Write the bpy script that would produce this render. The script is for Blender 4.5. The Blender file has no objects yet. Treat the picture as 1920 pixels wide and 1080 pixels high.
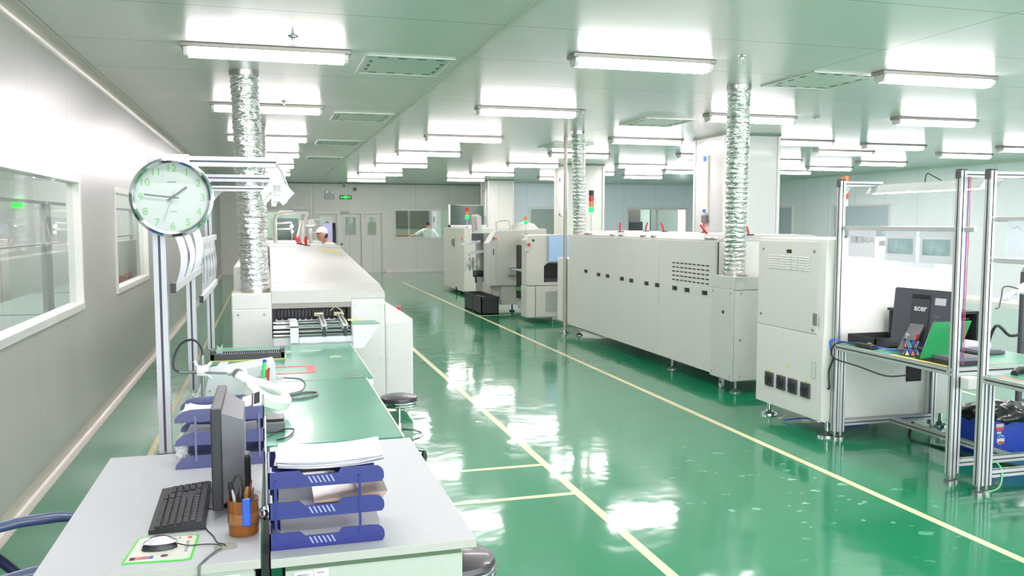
import bpy, bmesh, math, random
from mathutils import Vector, Matrix, noise
random.seed(7)
PI = math.pi
scene = bpy.context.scene
COL = scene.collection

# ------------------------------------------------------------------ camera, world, exposure
cd = bpy.data.cameras.new('camera'); cam = bpy.data.objects.new('camera', cd); COL.objects.link(cam)
cd.sensor_width = 36; cd.lens = 1608 / 1920 * 36; cd.clip_start = .05; cd.clip_end = 200
cam.location = (0, 0, 1.74); cam.rotation_euler = (PI / 2 - .0772, 0, -.277)
scene.camera = cam
w = bpy.data.worlds.new('world'); scene.world = w; w.use_nodes = True
w.node_tree.nodes['Background'].inputs[0].default_value = (.9, .95, 1, 1)
w.node_tree.nodes['Background'].inputs[1].default_value = .8
scene.view_settings.view_transform = 'Standard'; scene.view_settings.look = 'None'
scene.view_settings.gamma = 1; scene.view_settings.use_curve_mapping = False
scene.view_settings.exposure = 3.05
try:
    scene.cycles.use_denoising = True; scene.cycles.max_bounces = 14; scene.cycles.diffuse_bounces = 10; scene.cycles.glossy_bounces = 8; scene.cycles.transparent_max_bounces = 24
    scene.cycles.sample_clamp_indirect = 8; scene.cycles.caustics_reflective = True
except Exception: pass
LAMP_E = 11.0

# ------------------------------------------------------------------ materials
def lin(c): return tuple(((v / 255 + .055) / 1.055) ** 2.4 if v / 255 > .04045 else v / 255 / 12.92 for v in c) + (1,)
MATS = {}
def M(name, c, rough=.5, metal=0, coat=0, emis=0, var=0, bump=0, bscale=40, spec=.5):
    if name in MATS: return MATS[name]
    m = bpy.data.materials.new(name); m.use_nodes = True; MATS[name] = m
    nt = m.node_tree; b = nt.nodes['Principled BSDF']; L = nt.links
    b.inputs['Base Color'].default_value = lin(c); b.inputs['Roughness'].default_value = rough
    b.inputs['Metallic'].default_value = metal; b.inputs['Coat Weight'].default_value = coat
    b.inputs['Coat Roughness'].default_value = .08; b.inputs['Specular IOR Level'].default_value = spec
    if emis:
        b.inputs['Emission Color'].default_value = lin(c); b.inputs['Emission Strength'].default_value = emis
    tc = nt.nodes.new('ShaderNodeTexCoord'); nz = nt.nodes.new('ShaderNodeTexNoise')
    nz.inputs['Scale'].default_value = bscale; nz.inputs['Detail'].default_value = 4
    L.new(tc.outputs['Object'], nz.inputs['Vector'])
    v = var or .04
    mx = nt.nodes.new('ShaderNodeMix'); mx.data_type = 'RGBA'; mx.inputs[6].default_value = lin(c)
    mx.inputs[7].default_value = lin(tuple(k * (1 - v) for k in c)); L.new(nz.outputs[0], mx.inputs[0]); L.new(mx.outputs[2], b.inputs['Base Color'])
    if bump:
        bp = nt.nodes.new('ShaderNodeBump'); bp.inputs['Strength'].default_value = bump; bp.inputs['Distance'].default_value = .01
        L.new(nz.outputs[0], bp.inputs['Height']); L.new(bp.outputs[0], b.inputs['Normal'])
    return m
def panel_mat(name, c, axis, pitch, off, rough, coat=0, seam=.006, metal=0, cross=None, dark=.55, wav=.02, crough=.1):
    """painted sheet panels with thin joint lines every `pitch` metres along an axis (0 x, 1 y)"""
    m = M(name, c, rough, metal, coat, bscale=.9, bump=wav, var=.03); m.node_tree.nodes['Principled BSDF'].inputs['Coat Roughness'].default_value = crough
    nt = m.node_tree; L = nt.links; b = nt.nodes['Principled BSDF']
    tc = nt.nodes.new('ShaderNodeTexCoord'); sp = nt.nodes.new('ShaderNodeSeparateXYZ'); L.new(tc.outputs['Object'], sp.inputs[0])
    def mask(ax, p, o):
        a = nt.nodes.new('ShaderNodeMath'); a.operation = 'SUBTRACT'; a.inputs[1].default_value = o - p / 2; L.new(sp.outputs[ax], a.inputs[0])
        d = nt.nodes.new('ShaderNodeMath'); d.operation = 'FLOORED_MODULO'; d.inputs[1].default_value = p; L.new(a.outputs[0], d.inputs[0])
        s = nt.nodes.new('ShaderNodeMath'); s.operation = 'SUBTRACT'; s.inputs[1].default_value = p / 2; L.new(d.outputs[0], s.inputs[0])
        ab = nt.nodes.new('ShaderNodeMath'); ab.operation = 'ABSOLUTE'; L.new(s.outputs[0], ab.inputs[0])
        lt = nt.nodes.new('ShaderNodeMath'); lt.operation = 'LESS_THAN'; lt.inputs[1].default_value = seam; L.new(ab.outputs[0], lt.inputs[0]); return lt
    k = mask(axis, pitch, off)
    if cross:
        k2 = mask(*cross); mm = nt.nodes.new('ShaderNodeMath'); mm.operation = 'MAXIMUM'; L.new(k.outputs[0], mm.inputs[0]); L.new(k2.outputs[0], mm.inputs[1]); k = mm
    src = b.inputs['Base Color'].links[0].from_socket
    mx = nt.nodes.new('ShaderNodeMix'); mx.data_type = 'RGBA'; L.new(k.outputs[0], mx.inputs[0]); L.new(src, mx.inputs[6])
    mx.inputs[7].default_value = lin(tuple(v * dark for v in c)); L.new(mx.outputs[2], b.inputs['Base Color'])
    return m
white = M('machine_white', (221, 221, 214), .42, coat=.15)
white2 = M('machine_white_top', (196, 196, 190), .45)
offw = M('machine_warm_grey', (196, 195, 186), .45)
grey = M('machine_grey', (160, 162, 160), .45)
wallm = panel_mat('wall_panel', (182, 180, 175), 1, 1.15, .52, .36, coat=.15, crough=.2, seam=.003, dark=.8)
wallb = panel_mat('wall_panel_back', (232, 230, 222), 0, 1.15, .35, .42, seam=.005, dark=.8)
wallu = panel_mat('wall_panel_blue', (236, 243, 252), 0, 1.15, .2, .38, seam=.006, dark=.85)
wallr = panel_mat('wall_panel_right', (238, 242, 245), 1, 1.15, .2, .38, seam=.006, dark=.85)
ceilm = panel_mat('ceiling_panel', (212, 216, 210), 1, 1.18, 5.6, .34, coat=.75, crough=.2, seam=.006, dark=.62, cross=(0, 2.95, 4.52))
alu = M('aluminium_profile', (196, 198, 198), .38, .55)
aluw = M('aluminium_bright', (186, 187, 190), .38, .3)
alud = M('aluminium_slot', (86, 88, 92), .5, .5)
trimw = M('white_trim', (228, 226, 220), .3, coat=.3)
trimc = M('cove_trim', (205, 198, 186), .3, .2)
blk = M('black_plastic', (38, 38, 42), .4)
blk2 = M('black_matte', (22, 22, 24), .6)
dgr = M('dark_grey_plastic', (74, 74, 80), .42)
mgr = M('mid_grey_plastic', (112, 112, 118), .4)
lgr = M('light_grey_plastic', (188, 190, 190), .4)
chrome = M('chrome', (215, 218, 220), .12, 1)
steel = M('steel', (170, 170, 168), .28, .9)
paper = M('paper', (205, 205, 212), .7, var=.02)
paper2 = M('paper_pale', (214, 214, 222), .7)  # slightly lighter paper tone
plas = M('clear_plastic', (212, 214, 222), .15, coat=.5)
red = M('red_plastic', (212, 28, 30), .35, coat=.3)
orange = M('orange_plastic', (236, 120, 50), .35, coat=.3)
green = M('green_sheet', (18, 132, 74), .35, coat=.3)
yellow = M('yellow_tape', (226, 214, 120), .5)
pink = M('pink_tape', (232, 96, 96), .5)
cream = M('cream_line', (228, 218, 172), .4, coat=.4)
deskm = M('desk_laminate', (186, 188, 191), .45, coat=.1)
desks = M('desk_edge', (176, 176, 168), .5)
deskp = M('desk_panel', (176, 184, 172), .5)
mat_g = M('bench_mat', (84, 154, 126), .3, coat=.25, var=.12, bscale=3)
blue = M('tray_blue', (16, 26, 112), .38, coat=.3)
blued = M('tray_blue_back', (24, 32, 120), .4)
slate = M('tray_slate', (92, 96, 142), .42, coat=.2)
bluebin = M('bin_blue', (22, 60, 170), .4)
skin = M('skin', (214, 156, 128), .55)
hair = M('hair', (32, 27, 26), .6)
cloth = M('white_cloth', (226, 230, 230), .8, bump=.3, bscale=12)
glove = M('glove', (196, 190, 200), .7, bump=.3, bscale=14)
trous = M('trousers', (50, 55, 70), .8)
amber = M('amber_acrylic', (150, 92, 40), .1, coat=1)
mint = M('luminous_green', (120, 170, 100), .5)
skyb = M('light_blue_panel', (164, 194, 228), .4)
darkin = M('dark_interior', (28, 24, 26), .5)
ledg = M('led_green', (10, 255, 100), .3, emis=.2)
exitg = M('exit_green', (5, 235, 60), .4, emis=.22)
dkgrn = M('exit_dark_green', (6, 70, 24), .4)
tubem = M('tube_glow', (255, 244, 249), .4, emis=LAMP_E); tubes = M('tube_glow_side', (255, 244, 249), .4, emis=LAMP_E * .3)
taskm = M('task_glow', (255, 255, 255), .4, emis=3)
endc = M('lamp_end_cap', (120, 112, 104), .4, .3)
signblue = M('sign_blue', (30, 110, 200), .5)
def floor_material():
    m = M('epoxy_floor', (0, 132, 88), .35, coat=1, bscale=.35, var=.10); nt = m.node_tree; L = nt.links; b = nt.nodes['Principled BSDF']
    b.inputs['Coat Roughness'].default_value = .09; b.inputs['Specular IOR Level'].default_value = .08; b.inputs['Coat IOR'].default_value = 1.5
    tc = nt.nodes.new('ShaderNodeTexCoord'); n1 = nt.nodes.new('ShaderNodeTexNoise'); n1.inputs['Scale'].default_value = 3.4; n1.inputs['Detail'].default_value = 2
    L.new(tc.outputs['Object'], n1.inputs['Vector'])
    bp = nt.nodes.new('ShaderNodeBump'); bp.inputs['Strength'].default_value = .16; bp.inputs['Distance'].default_value = .02
    L.new(n1.outputs[0], bp.inputs['Height']); L.new(bp.outputs[0], b.inputs['Coat Normal'])
    # pale scuff marks near the right aisle line
    n2 = nt.nodes.new('ShaderNodeTexNoise'); n2.inputs['Scale'].default_value = 7; n2.inputs['Detail'].default_value = 2
    mp = nt.nodes.new('ShaderNodeMapping'); mp.inputs['Scale'].default_value = (1, 1.6, 1); L.new(tc.outputs['Object'], mp.inputs[0]); L.new(mp.outputs[0], n2.inputs['Vector'])
    r = nt.nodes.new('ShaderNodeValToRGB'); r.color_ramp.elements[0].position = .66; r.color_ramp.elements[1].position = .70; L.new(n2.outputs[0], r.inputs[0])
    g = nt.nodes.new('ShaderNodeTexGradient'); g.gradient_type = 'SPHERICAL'; mg = nt.nodes.new('ShaderNodeMapping')
    mg.inputs['Location'].default_value = (-3.25 / 1.1, -4.7 / 1.5, 0); mg.inputs['Scale'].default_value = (1 / 1.1, 1 / 1.5, 1); L.new(tc.outputs['Object'], mg.inputs[0]); L.new(mg.outputs[0], g.inputs[0])
    mu = nt.nodes.new('ShaderNodeMath'); mu.operation = 'MULTIPLY'; L.new(r.outputs[0], mu.inputs[0]); L.new(g.outputs[1], mu.inputs[1])
    src = b.inputs['Base Color'].links[0].from_socket; mx = nt.nodes.new('ShaderNodeMix'); mx.data_type = 'RGBA'
    L.new(mu.outputs[0], mx.inputs[0]); L.new(src, mx.inputs[6]); mx.inputs[7].default_value = lin((150, 215, 190)); L.new(mx.outputs[2], b.inputs['Base Color'])
    return m
floorm = floor_material()
def glass_material():
    m = bpy.data.materials.new('window_glass'); m.use_nodes = True; nt = m.node_tree; nt.nodes.clear()
    o = nt.nodes.new('ShaderNodeOutputMaterial'); t = nt.nodes.new('ShaderNodeBsdfTransparent'); g = nt.nodes.new('ShaderNodeBsdfGlossy')
    t.inputs[0].default_value = (.93, .97, .95, 1); g.inputs['Roughness'].default_value = .0
    f = nt.nodes.new('ShaderNodeFresnel'); f.inputs[0].default_value = 1.45; mx = nt.nodes.new('ShaderNodeMixShader')
    ge = nt.nodes.new('ShaderNodeNewGeometry'); inv = nt.nodes.new('ShaderNodeMath'); inv.operation = 'SUBTRACT'; inv.inputs[0].default_value = 1; nt.links.new(ge.outputs['Backfacing'], inv.inputs[1])
    mu = nt.nodes.new('ShaderNodeMath'); mu.operation = 'MULTIPLY'; nt.links.new(f.outputs[0], mu.inputs[0]); nt.links.new(inv.outputs[0], mu.inputs[1])
    nt.links.new(mu.outputs[0], mx.inputs[0]); nt.links.new(t.outputs[0], mx.inputs[1]); nt.links.new(g.outputs[0], mx.inputs[2]); nt.links.new(mx.outputs[0], o.inputs[0]); return m
glass = glass_material()
def thin_material(name, c, a):
    m = bpy.data.materials.new(name); m.use_nodes = True; nt = m.node_tree; b = nt.nodes['Principled BSDF']
    b.inputs['Base Color'].default_value = lin(c); b.inputs['Alpha'].default_value = a; b.inputs['Roughness'].default_value = .12; return m
clear = thin_material('clear_sleeve', (226, 228, 240), .45)
smoke = thin_material('smoked_hood', (70, 92, 82), .82)
ambg = thin_material('amber_clear', (160, 96, 42), .6)
def foil_material():
    m = M('duct_foil', (226, 228, 226), .26, 1); nt = m.node_tree; L = nt.links; b = nt.nodes['Principled BSDF']
    tc = nt.nodes.new('ShaderNodeTexCoord'); mp = nt.nodes.new('ShaderNodeMapping'); mp.inputs['Scale'].default_value = (14, 14, 45)
    n = nt.nodes.new('ShaderNodeTexNoise'); n.inputs['Scale'].default_value = 1; n.inputs['Detail'].default_value = 3
    L.new(tc.outputs['Object'], mp.inputs[0]); L.new(mp.outputs[0], n.inputs['Vector'])
    bp = nt.nodes.new('ShaderNodeBump'); bp.inputs['Strength'].default_value = .9; bp.inputs['Distance'].default_value = .04
    L.new(n.outputs[0], bp.inputs['Height']); L.new(bp.outputs[0], b.inputs['Normal']); return m
foil = foil_material()

# ------------------------------------------------------------------ mesh helpers
def origin(o):
    v = Vector((0, 0, 0))
    while o: v += o.location; o = o.parent
    return v
class MB:
    def __init__(s): s.bm = bmesh.new()
    def _tag(s, faces, m):
        for f in faces: f.material_index = m
    def box(s, x0, x1, y0, y1, z0, z1, bev=0, m=0, seg=2, mat=None):
        b = bmesh.new(); bmesh.ops.create_cube(b, size=1)
        for v in b.verts: v.co = Vector(((x0 + x1) / 2 + v.co.x * (x1 - x0), (y0 + y1) / 2 + v.co.y * (y1 - y0), (z0 + z1) / 2 + v.co.z * (z1 - z0)))
        if bev: bmesh.ops.bevel(b, geom=b.edges[:], offset=min(bev, .45 * min(abs(x1 - x0), abs(y1 - y0), abs(z1 - z0))), segments=seg, affect='EDGES', profile=.5)
        return s.merge(b, m, mat)
    def merge(s, b, m=0, mat=None, smooth=False):
        vs = {}
        for v in b.verts: vs[v] = s.bm.verts.new(mat @ v.co if mat else v.co)
        for f in b.faces:
            try: nf = s.bm.faces.new([vs[v] for v in f.verts]); nf.material_index = m; nf.smooth = smooth or f.smooth
            except ValueError: pass
        b.free(); return s
    def poly(s, pts, ax, lo, hi, m=0):
        """polygon extruded along axis ax; pts give the other two coordinates in xyz order"""
        def mk(p, t):
            c = list(p); c.insert(ax, t); return s.bm.verts.new(c)
        a = [mk(p, lo) for p in pts]; b = [mk(p, hi) for p in pts]; n = len(pts); fs = []
        fs.append(s.bm.faces.new(a)); fs.append(s.bm.faces.new(b[::-1]))
        for i in range(n): fs.append(s.bm.faces.new((a[i], b[i], b[(i + 1) % n], a[(i + 1) % n])))
        s._tag(fs, m); bmesh.ops.recalc_face_normals(s.bm, faces=fs); return s
    def ring(s, c, axu, axv, r, seg, m=0):
        return [s.bm.verts.new(c + axu * (r * math.cos(2 * PI * i / seg)) + axv * (r * math.sin(2 * PI * i / seg))) for i in range(seg)]
    def tube(s, pts, r, seg=8, m=0, cap=True):
        pts = [Vector(p) for p in pts]
        if not isinstance(r, (list, tuple)) and r <= .022 and 3 <= len(pts) <= 12:      # round the bends of cables and thin rods
            P_ = [pts[0]] + pts + [pts[-1]]; out = []
            for i in range(1, len(P_) - 2):
                a, b, c, d = P_[i - 1:i + 3]
                for k in range(5):
                    t = k / 5; out.append(.5 * ((2 * b) + (c - a) * t + (2 * a - 5 * b + 4 * c - d) * t * t + (3 * b - a - 3 * c + d) * t ** 3))
            pts = out + [pts[-1]]
        rs = r if isinstance(r, (list, tuple)) else [r] * len(pts); prev = None; last = None
        fs = []
        for i, p in enumerate(pts):
            d = (pts[min(i + 1, len(pts) - 1)] - pts[max(i - 1, 0)]).normalized()
            if last is None: u = d.orthogonal().normalized()
            else: u = (last - d * last.dot(d)).normalized()
            last = u; v = d.cross(u); rg = s.ring(p, u, v, rs[i], seg)
            if prev: fs += [s.bm.faces.new((prev[k], prev[(k + 1) % seg], rg[(k + 1) % seg], rg[k])) for k in range(seg)]
            elif cap: fs.append(s.bm.faces.new(rg[::-1]))
            prev = rg
        if cap: fs.append(s.bm.faces.new(prev))
        for f in fs: f.material_index = m; f.smooth = len(f.verts) == 4
        return s
    def lathe(s, prof, c=(0, 0, 0), seg=24, m=0, ax='z'):
        c = Vector(c); U, V, W = {'z': ((1, 0, 0), (0, 1, 0), (0, 0, 1)), 'y': ((1, 0, 0), (0, 0, -1), (0, 1, 0)), 'x': ((0, 1, 0), (0, 0, 1), (1, 0, 0))}[ax]
        U, V, W = Vector(U), Vector(V), Vector(W); prev = None; fs = []
        for r, h in prof:
            rg = s.ring(c + W * h, U, V, max(r, 1e-4), seg)
            if prev: fs += [s.bm.faces.new((prev[k], prev[(k + 1) % seg], rg[(k + 1) % seg], rg[k])) for k in range(seg)]
            prev = rg
        for f in fs: f.material_index = m; f.smooth = True
        return s
    def ball(s, c, r, sc=(1, 1, 1), m=0, u=14, v=10):
        b = bmesh.new(); bmesh.ops.create_uvsphere(b, u_segments=u, v_segments=v, radius=r)
        for q in b.verts: q.co = Vector((q.co.x * sc[0] + c[0], q.co.y * sc[1] + c[1], q.co.z * sc[2] + c[2]))
        return s.merge(b, m, smooth=True)
    def quad(s, pts, m=0):
        f = s.bm.faces.new([s.bm.verts.new(p) for p in pts]); f.material_index = m; return s
    def extr(s, p0, p1, w=.045, m=0):
        """T-slot aluminium extrusion between two points, slots on four sides"""
        p0, p1 = Vector(p0), Vector(p1); d = (p1 - p0).normalized(); up = Vector((0, 0, 1)) if abs(d.z) < .9 else Vector((0, 1, 0))
        u = d.cross(up).normalized(); v = u.cross(d).normalized(); h = w / 2; g = w * .1; e = w * .16; pts = []
        for a in range(4):
            c, sn = math.cos(a * PI / 2), math.sin(a * PI / 2)
            for x, y in ((h, -h), (h, -g), (h - e, -g), (h - e, g), (h, g)): pts.append((x * c - y * sn, x * sn + y * c))
        A = [s.bm.verts.new(p0 + u * x + v * y) for x, y in pts]; B = [s.bm.verts.new(p1 + u * x + v * y) for x, y in pts]; n = len(pts); fs = [s.bm.faces.new(A), s.bm.faces.new(B[::-1])]
        for i in range(n):
            f = s.bm.faces.new((A[i], B[i], B[(i + 1) % n], A[(i + 1) % n])); f.material_index = m + 1 if i % 5 in (1, 2, 3) else m; fs.append(f)
        for f in fs[:2]: f.material_index = m
        bmesh.ops.recalc_face_normals(s.bm, faces=fs); return s
    def build(s, name, mats, parent=None, loc=None, label=None):
        me = bpy.data.meshes.new(name); o = bpy.data.objects.new(name, me); COL.objects.link(o)
        if parent: o.parent = parent; og = origin(parent)
        else:
            if loc is None:
                xs = [v.co for v in s.bm.verts]; loc = (sum(v.x for v in xs) / len(xs), sum(v.y for v in xs) / len(xs), min(v.z for v in xs))
            og = Vector(loc); o.location = og
        for v in s.bm.verts: v.co -= og
        bmesh.ops.recalc_face_normals(s.bm, faces=s.bm.faces[:])
        s.bm.to_mesh(me); s.bm.free()
        if any(p_.use_smooth for p_ in me.polygons): me.set_sharp_from_angle(angle=math.radians(38))
        for m in (mats if isinstance(mats, (list, tuple)) else [mats]): me.materials.append(m)
        if label: o['label'] = label
        return o
def tag(o, label, cat, group=None, kind=None):
    o['label'] = label; o['category'] = cat
    if group: o['group'] = group
    if kind: o['kind'] = kind
    return o
def struct(o): o['kind'] = 'structure'; return o
def thing(name, loc, label, cat, group=None, kind=None):
    o = bpy.data.objects.new(name, None); COL.objects.link(o); o.location = loc; o.empty_display_size = .1
    return tag(o, label, cat, group, kind)
def sthing(name, loc):
    o = bpy.data.objects.new(name, None); COL.objects.link(o); o.location = loc; o.empty_display_size = .1; o['kind'] = 'structure'; return o
def bx(name, mat, par, *a, bev=0, label=None): return MB().box(*a, bev=bev).build(name, mat, par, label=label)
def copy_tree(o, parent=None):
    c = o.copy(); COL.objects.link(c); c.parent = parent
    for ch in o.children: copy_tree(ch, c)
    return c
def text(name, s, size, loc, rot, mat, parent=None, depth=.0006, align='CENTER', sx=1, bold=0):
    cu = bpy.data.curves.new(name + '_curve', 'FONT'); cu.body = s; cu.size = size; cu.align_x = align; cu.align_y = 'CENTER'; cu.extrude = depth; cu.resolution_u = 3; cu.offset = bold
    t = bpy.data.objects.new('t', cu); COL.objects.link(t); bpy.context.view_layer.update()
    me = bpy.data.meshes.new_from_object(t.evaluated_get(bpy.context.evaluated_depsgraph_get())); bpy.data.objects.remove(t)
    R = Matrix.Translation(Vector(loc) - (origin(parent) if parent else Vector((0, 0, 0)))) @ rot.to_4x4() @ Matrix.Diagonal((sx, 1, 1, 1))
    me.transform(R); me.materials.clear(); me.materials.append(mat)
    o = bpy.data.objects.new(name, me); COL.objects.link(o); o.parent = parent; return o
RY = Matrix.Rotation(PI / 2, 3, 'X')                          # text facing -y
RX = Matrix.Rotation(-PI / 2, 3, 'Z') @ RY                    # text facing -x
def skinned(name, joints, edges, mat, parent=None, sub=2, label=None):
    """joints: list of (pos, radius or (rx,ry)); one continuous skinned surface rooted at joint 0"""
    me = bpy.data.meshes.new(name); og = origin(parent) if parent else Vector(joints[0][0])
    me.from_pydata([Vector(p) - og for p, r in joints], edges, []); o = bpy.data.objects.new(name, me); COL.objects.link(o)
    if parent: o.parent = parent
    else: o.location = og
    me.skin_vertices.new(name='skin') if hasattr(me.skin_vertices, 'new') and not me.skin_vertices else None
    md = o.modifiers.new('skin', 'SKIN'); md.use_smooth_shade = True
    if not me.skin_vertices: me.skin_vertices.new(name='s')
    for i, (p, r) in enumerate(joints):
        rr = r if isinstance(r, tuple) else (r, r); me.skin_vertices[0].data[i].radius = rr; me.skin_vertices[0].data[i].use_root = i == 0
    sb = o.modifiers.new('sub', 'SUBSURF'); sb.levels = sub; sb.render_levels = sub
    me.materials.append(mat)
    if label: o['label'] = label
    return o

# ------------------------------------------------------------------ room shell
XL, XR, YB, YB2, YF, H = -1.48, 15.2, 29.6, 27.2, -3.0, 3.04
struct(bx('floor', floorm, None, -6, 16, YF - .2, 34, -.1, 0)); bpy.data.objects['floor'].location  # slab
struct(bx('ceiling', ceilm, None, XL - .1, XR + .2, YF - .2, YB + .2, H, H + .12))
def zero(o):                                                   # keep object space = world space for the panel grids
    d = o.location.copy(); o.data.transform(Matrix.Translation(d)); o.location = (0, 0, 0)
for n in ('floor', 'ceiling'): zero(bpy.data.objects[n])
def wall_with_holes(name, mat, ax, t0, t1, lo, hi, holes):
    """ax 1: wall runs along y at x t0..t1; ax 0: runs along x at y t0..t1. holes (a,b,z0,z1)"""
    mb = MB(); cur = lo
    def b(a, c, z0, z1):
        if c - a > 1e-4 and z1 - z0 > 1e-4: mb.box(*((t0, t1, a, c) if ax else (a, c, t0, t1)), z0, z1)
    for a, c, z0, z1 in sorted(holes):
        b(cur, a, 0, H); b(a, c, 0, z0); b(a, c, z1, H); cur = c
    b(cur, hi, 0, H); o = mb.build(name, mat, None, loc=(0, 0, 0)); return struct(o)
LW = [(1.7, 7.72, 1.05, 2.08), (9.4, 11.75, 1.04, 2.06)]
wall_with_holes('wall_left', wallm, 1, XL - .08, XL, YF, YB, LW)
DR = [(1.53, 2.27, 0, 2.02), (2.34, 3.07, 0, 2.02), (3.11, 3.76, 0, 2.02)]
BW = [(4.2, 6.45, 1.16, 2.16)]
wall_with_holes('wall_back', wallb, 0, YB, YB + .1, XL, 7.6, [(-.55, 1.1, 1.16, 2.1), (1.53, 3.76, 0, 2.02)] + BW)
BW2 = [(8.33, 9.55, 1.1, 2.2), (11.82, 14.1, 1.1, 2.2)]
wall_with_holes('wall_back_right', wallu, 0, YB2, YB2 + .1, 7.3, XR, BW2)
wall_with_holes('wall_return', wallr, 1, 7.3, 7.4, YB2 + .1, YB, [])
wall_with_holes('wall_right', wallr, 1, XR, XR + .1, YF, YB2, [])
wall_with_holes('wall_front_opened', wallu, 0, YF - .1, YF, XL, XR, [(-1.2, 14.9, .2, 2.9)])  # unseen wall, opened wide so world light fills the room from behind
# cove skirtings
def cove(name, mat, pts, ax, lo, hi): return struct(MB().poly(pts, ax, lo, hi).build(name, mat))
q = .075
cove('baseboard_left', trimc, [(XL, 0)] + [(XL + q - q * math.sin(a), q - q * math.cos(a)) for a in [i * PI / 12 for i in range(7)]], 1, YF, YB)
cove('trim_1', trimc, [(XL, H)] + [(XL + q - q * math.sin(a), H - q + q * math.cos(a)) for a in [i * PI / 12 for i in range(7)]], 1, YF, YB)
cove('baseboard_back', trimw, [(YB, 0), (YB - .05, 0), (YB - .015, .06), (YB, .1)], 0, 3.9, 7.3)
cove('shade_line', M('painted_shade_green', (120, 142, 122), .5), [(YB, H), (YB - .04, H), (YB - .04, H - .03), (YB, H - .03)], 0, XL, 7.3)  # dark green strip stands in for the shadow line below the ceiling
cove('trim_3', trimw, [(YB2, H), (YB2 - .05, H), (YB2, H - .05)], 0, 7.4, XR)
cove('trim_4', trimw, [(XR, H), (XR - .05, H), (XR, H - .05)], 1, YF, YB2)
cove('baseboard_right', trimw, [(XR, 0), (XR - .05, 0), (XR, .1)], 1, YF, YB2)
struct(MB().box(1.55, 1.585, YF, YB, H - .006, H).build('trim_5', M('ceiling_bar', (206, 208, 200), .3, .3)))
struct(MB().box(1.39, 1.42, YB - .012, YB, 0, H).build('trim_6', trimw))
# left windows
def window(name, ax, t, a, c, z0, z1, side, fw=.06, mull=()):
    """window set in a wall: frame proud of the wall on `side`, glass in the middle"""
    r = sthing(name, ((t, a, z0) if ax else (a, t, z0)))
    mb = MB(); d0, d1 = sorted((t - side * .09, t + side * .022))
    def b(p, qq, r0, r1, e0=d0, e1=d1, k=0):
        e0 += k; e1 -= k; mb.box(*((e0, e1, p, qq) if ax else (p, qq, e0, e1)), r0, r1, bev=.006)
    b(a - .02, c + .02, z0 - .03, z0 + fw - .03); b(a - .02, c + .02, z1 - fw + .03, z1 + .03); b(a - .018, a + fw - .03, z0, z1, k=.0015); b(c - fw + .03, c + .018, z0, z1, k=.0015)
    for p in mull: b(p - .02, p + .02, z0, z1)
    f = mb.build('window_frame', trimw, r)
    g = t - side * .035; gm = MB(); g0, g1 = g - .003, g + .003
    gm.box(*((g0, g1, a, c) if ax else (a, c, g0, g1)), z0, z1); gm.build('window_pane', glass, r); return r
window('window_1', 1, XL, *LW[0], 1); window('window_2', 1, XL, *LW[1], 1)
window('window_3', 0, YB, *BW[0], -1, .08)
window('window_4', 0, YB2, *BW2[0], -1, .08); window('window_5', 0, YB2, *BW2[1], -1, .08, (12.95,))
window('window_6', 0, YB, -.55, 1.1, 1.16, 2.1, -1, .08)
# doors in the back wall
for i, (a, c, z0, z1) in enumerate(DR):
    r = sthing('door_%d' % (i + 1), (a, YB, 0)); wx0, wx1 = a + .17, c - .17 if i != 1 else c - .17
    mb = MB(); y0, y1 = YB + .02, YB + .06
    mb.box(a, wx0, y0, y1, 0, z1); mb.box(wx1, c, y0, y1, 0, z1); mb.box(wx0, wx1, y0, y1, 0, 1.28); mb.box(wx0, wx1, y0, y1, 1.9, z1); mb.build('door_leaf', wallb, r)
    mb = MB(); 
    for u in ((wx0 - .03, wx1 + .03, 1.25, 1.29), (wx0 - .03, wx1 + .03, 1.89, 1.93), (wx0 - .03, wx0 + .01, 1.29, 1.89), (wx1 - .01, wx1 + .03, 1.29, 1.89)): mb.box(u[0], u[1], y0 - .015, y0, u[2], u[3])
    mb.build('vision_panel_frame', trimw, r); bx('vision_panel', glass, r, wx0, wx1, YB + .035, YB + .041, 1.28, 1.9)
    yf = YB - .03 - .004 * i; mb = MB(); mb.box(a - .04, a, yf, YB + .1, 0, z1); mb.box(c, c + .035, yf, YB + .1, 0, z1); mb.box(a - .04, c + .035, yf, YB + .1, z1, z1 + .05); mb.build('door_frame', trimw, r)
    if i == 1:
        MB().lathe([(.001, -.07), (.03, -.07), (.035, -.045), (.03, -.02), (.012, -.02), (.012, .02)], (a + .07, YB + .02, .98), 12, ax='y').build('door_knob', dgr, r)
        bx('door_closer', lgr, r, a + .05, a + .32, YB - .1, YB - .03, z1 + .0, z1 + .07, bev=.01)
struct(MB().box(3.76, 4.2, YB + .0, YB + .01, 0, 0.01).build('trim_7', trimw))
# columns (square, clad in panels with bright corner beads)
for i, (x0, x1, y0) in enumerate(((6.5, 7.4, 11.4), (6.55, 7.4, 18.4), (6.6, 7.4, 25.9))):
    r = sthing('column', (x0, y0, 0)); bx('cladding', wallb if i else M('column_panel', (214, 214, 212), .35, coat=.2), r, x0, x1, y0, y0 + .9, 0, H)
    mb = MB()
    for cx in (x0, x1): 
        for cy in (y0, y0 + .9): mb.box(cx - .025, cx + .025, cy - .025, cy + .025, 0, H - .001, bev=.01)
    mb.build('corner_bead', trimw, r)
    mb = MB(); mb.box(x0 - .03, x1 + .03, y0 - .03, y0 + .93, H - .03, H); mb.build('top_trim', MATS['painted_shade_green'], r)  # strip in the same shade-toned green as the back wall line
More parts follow.
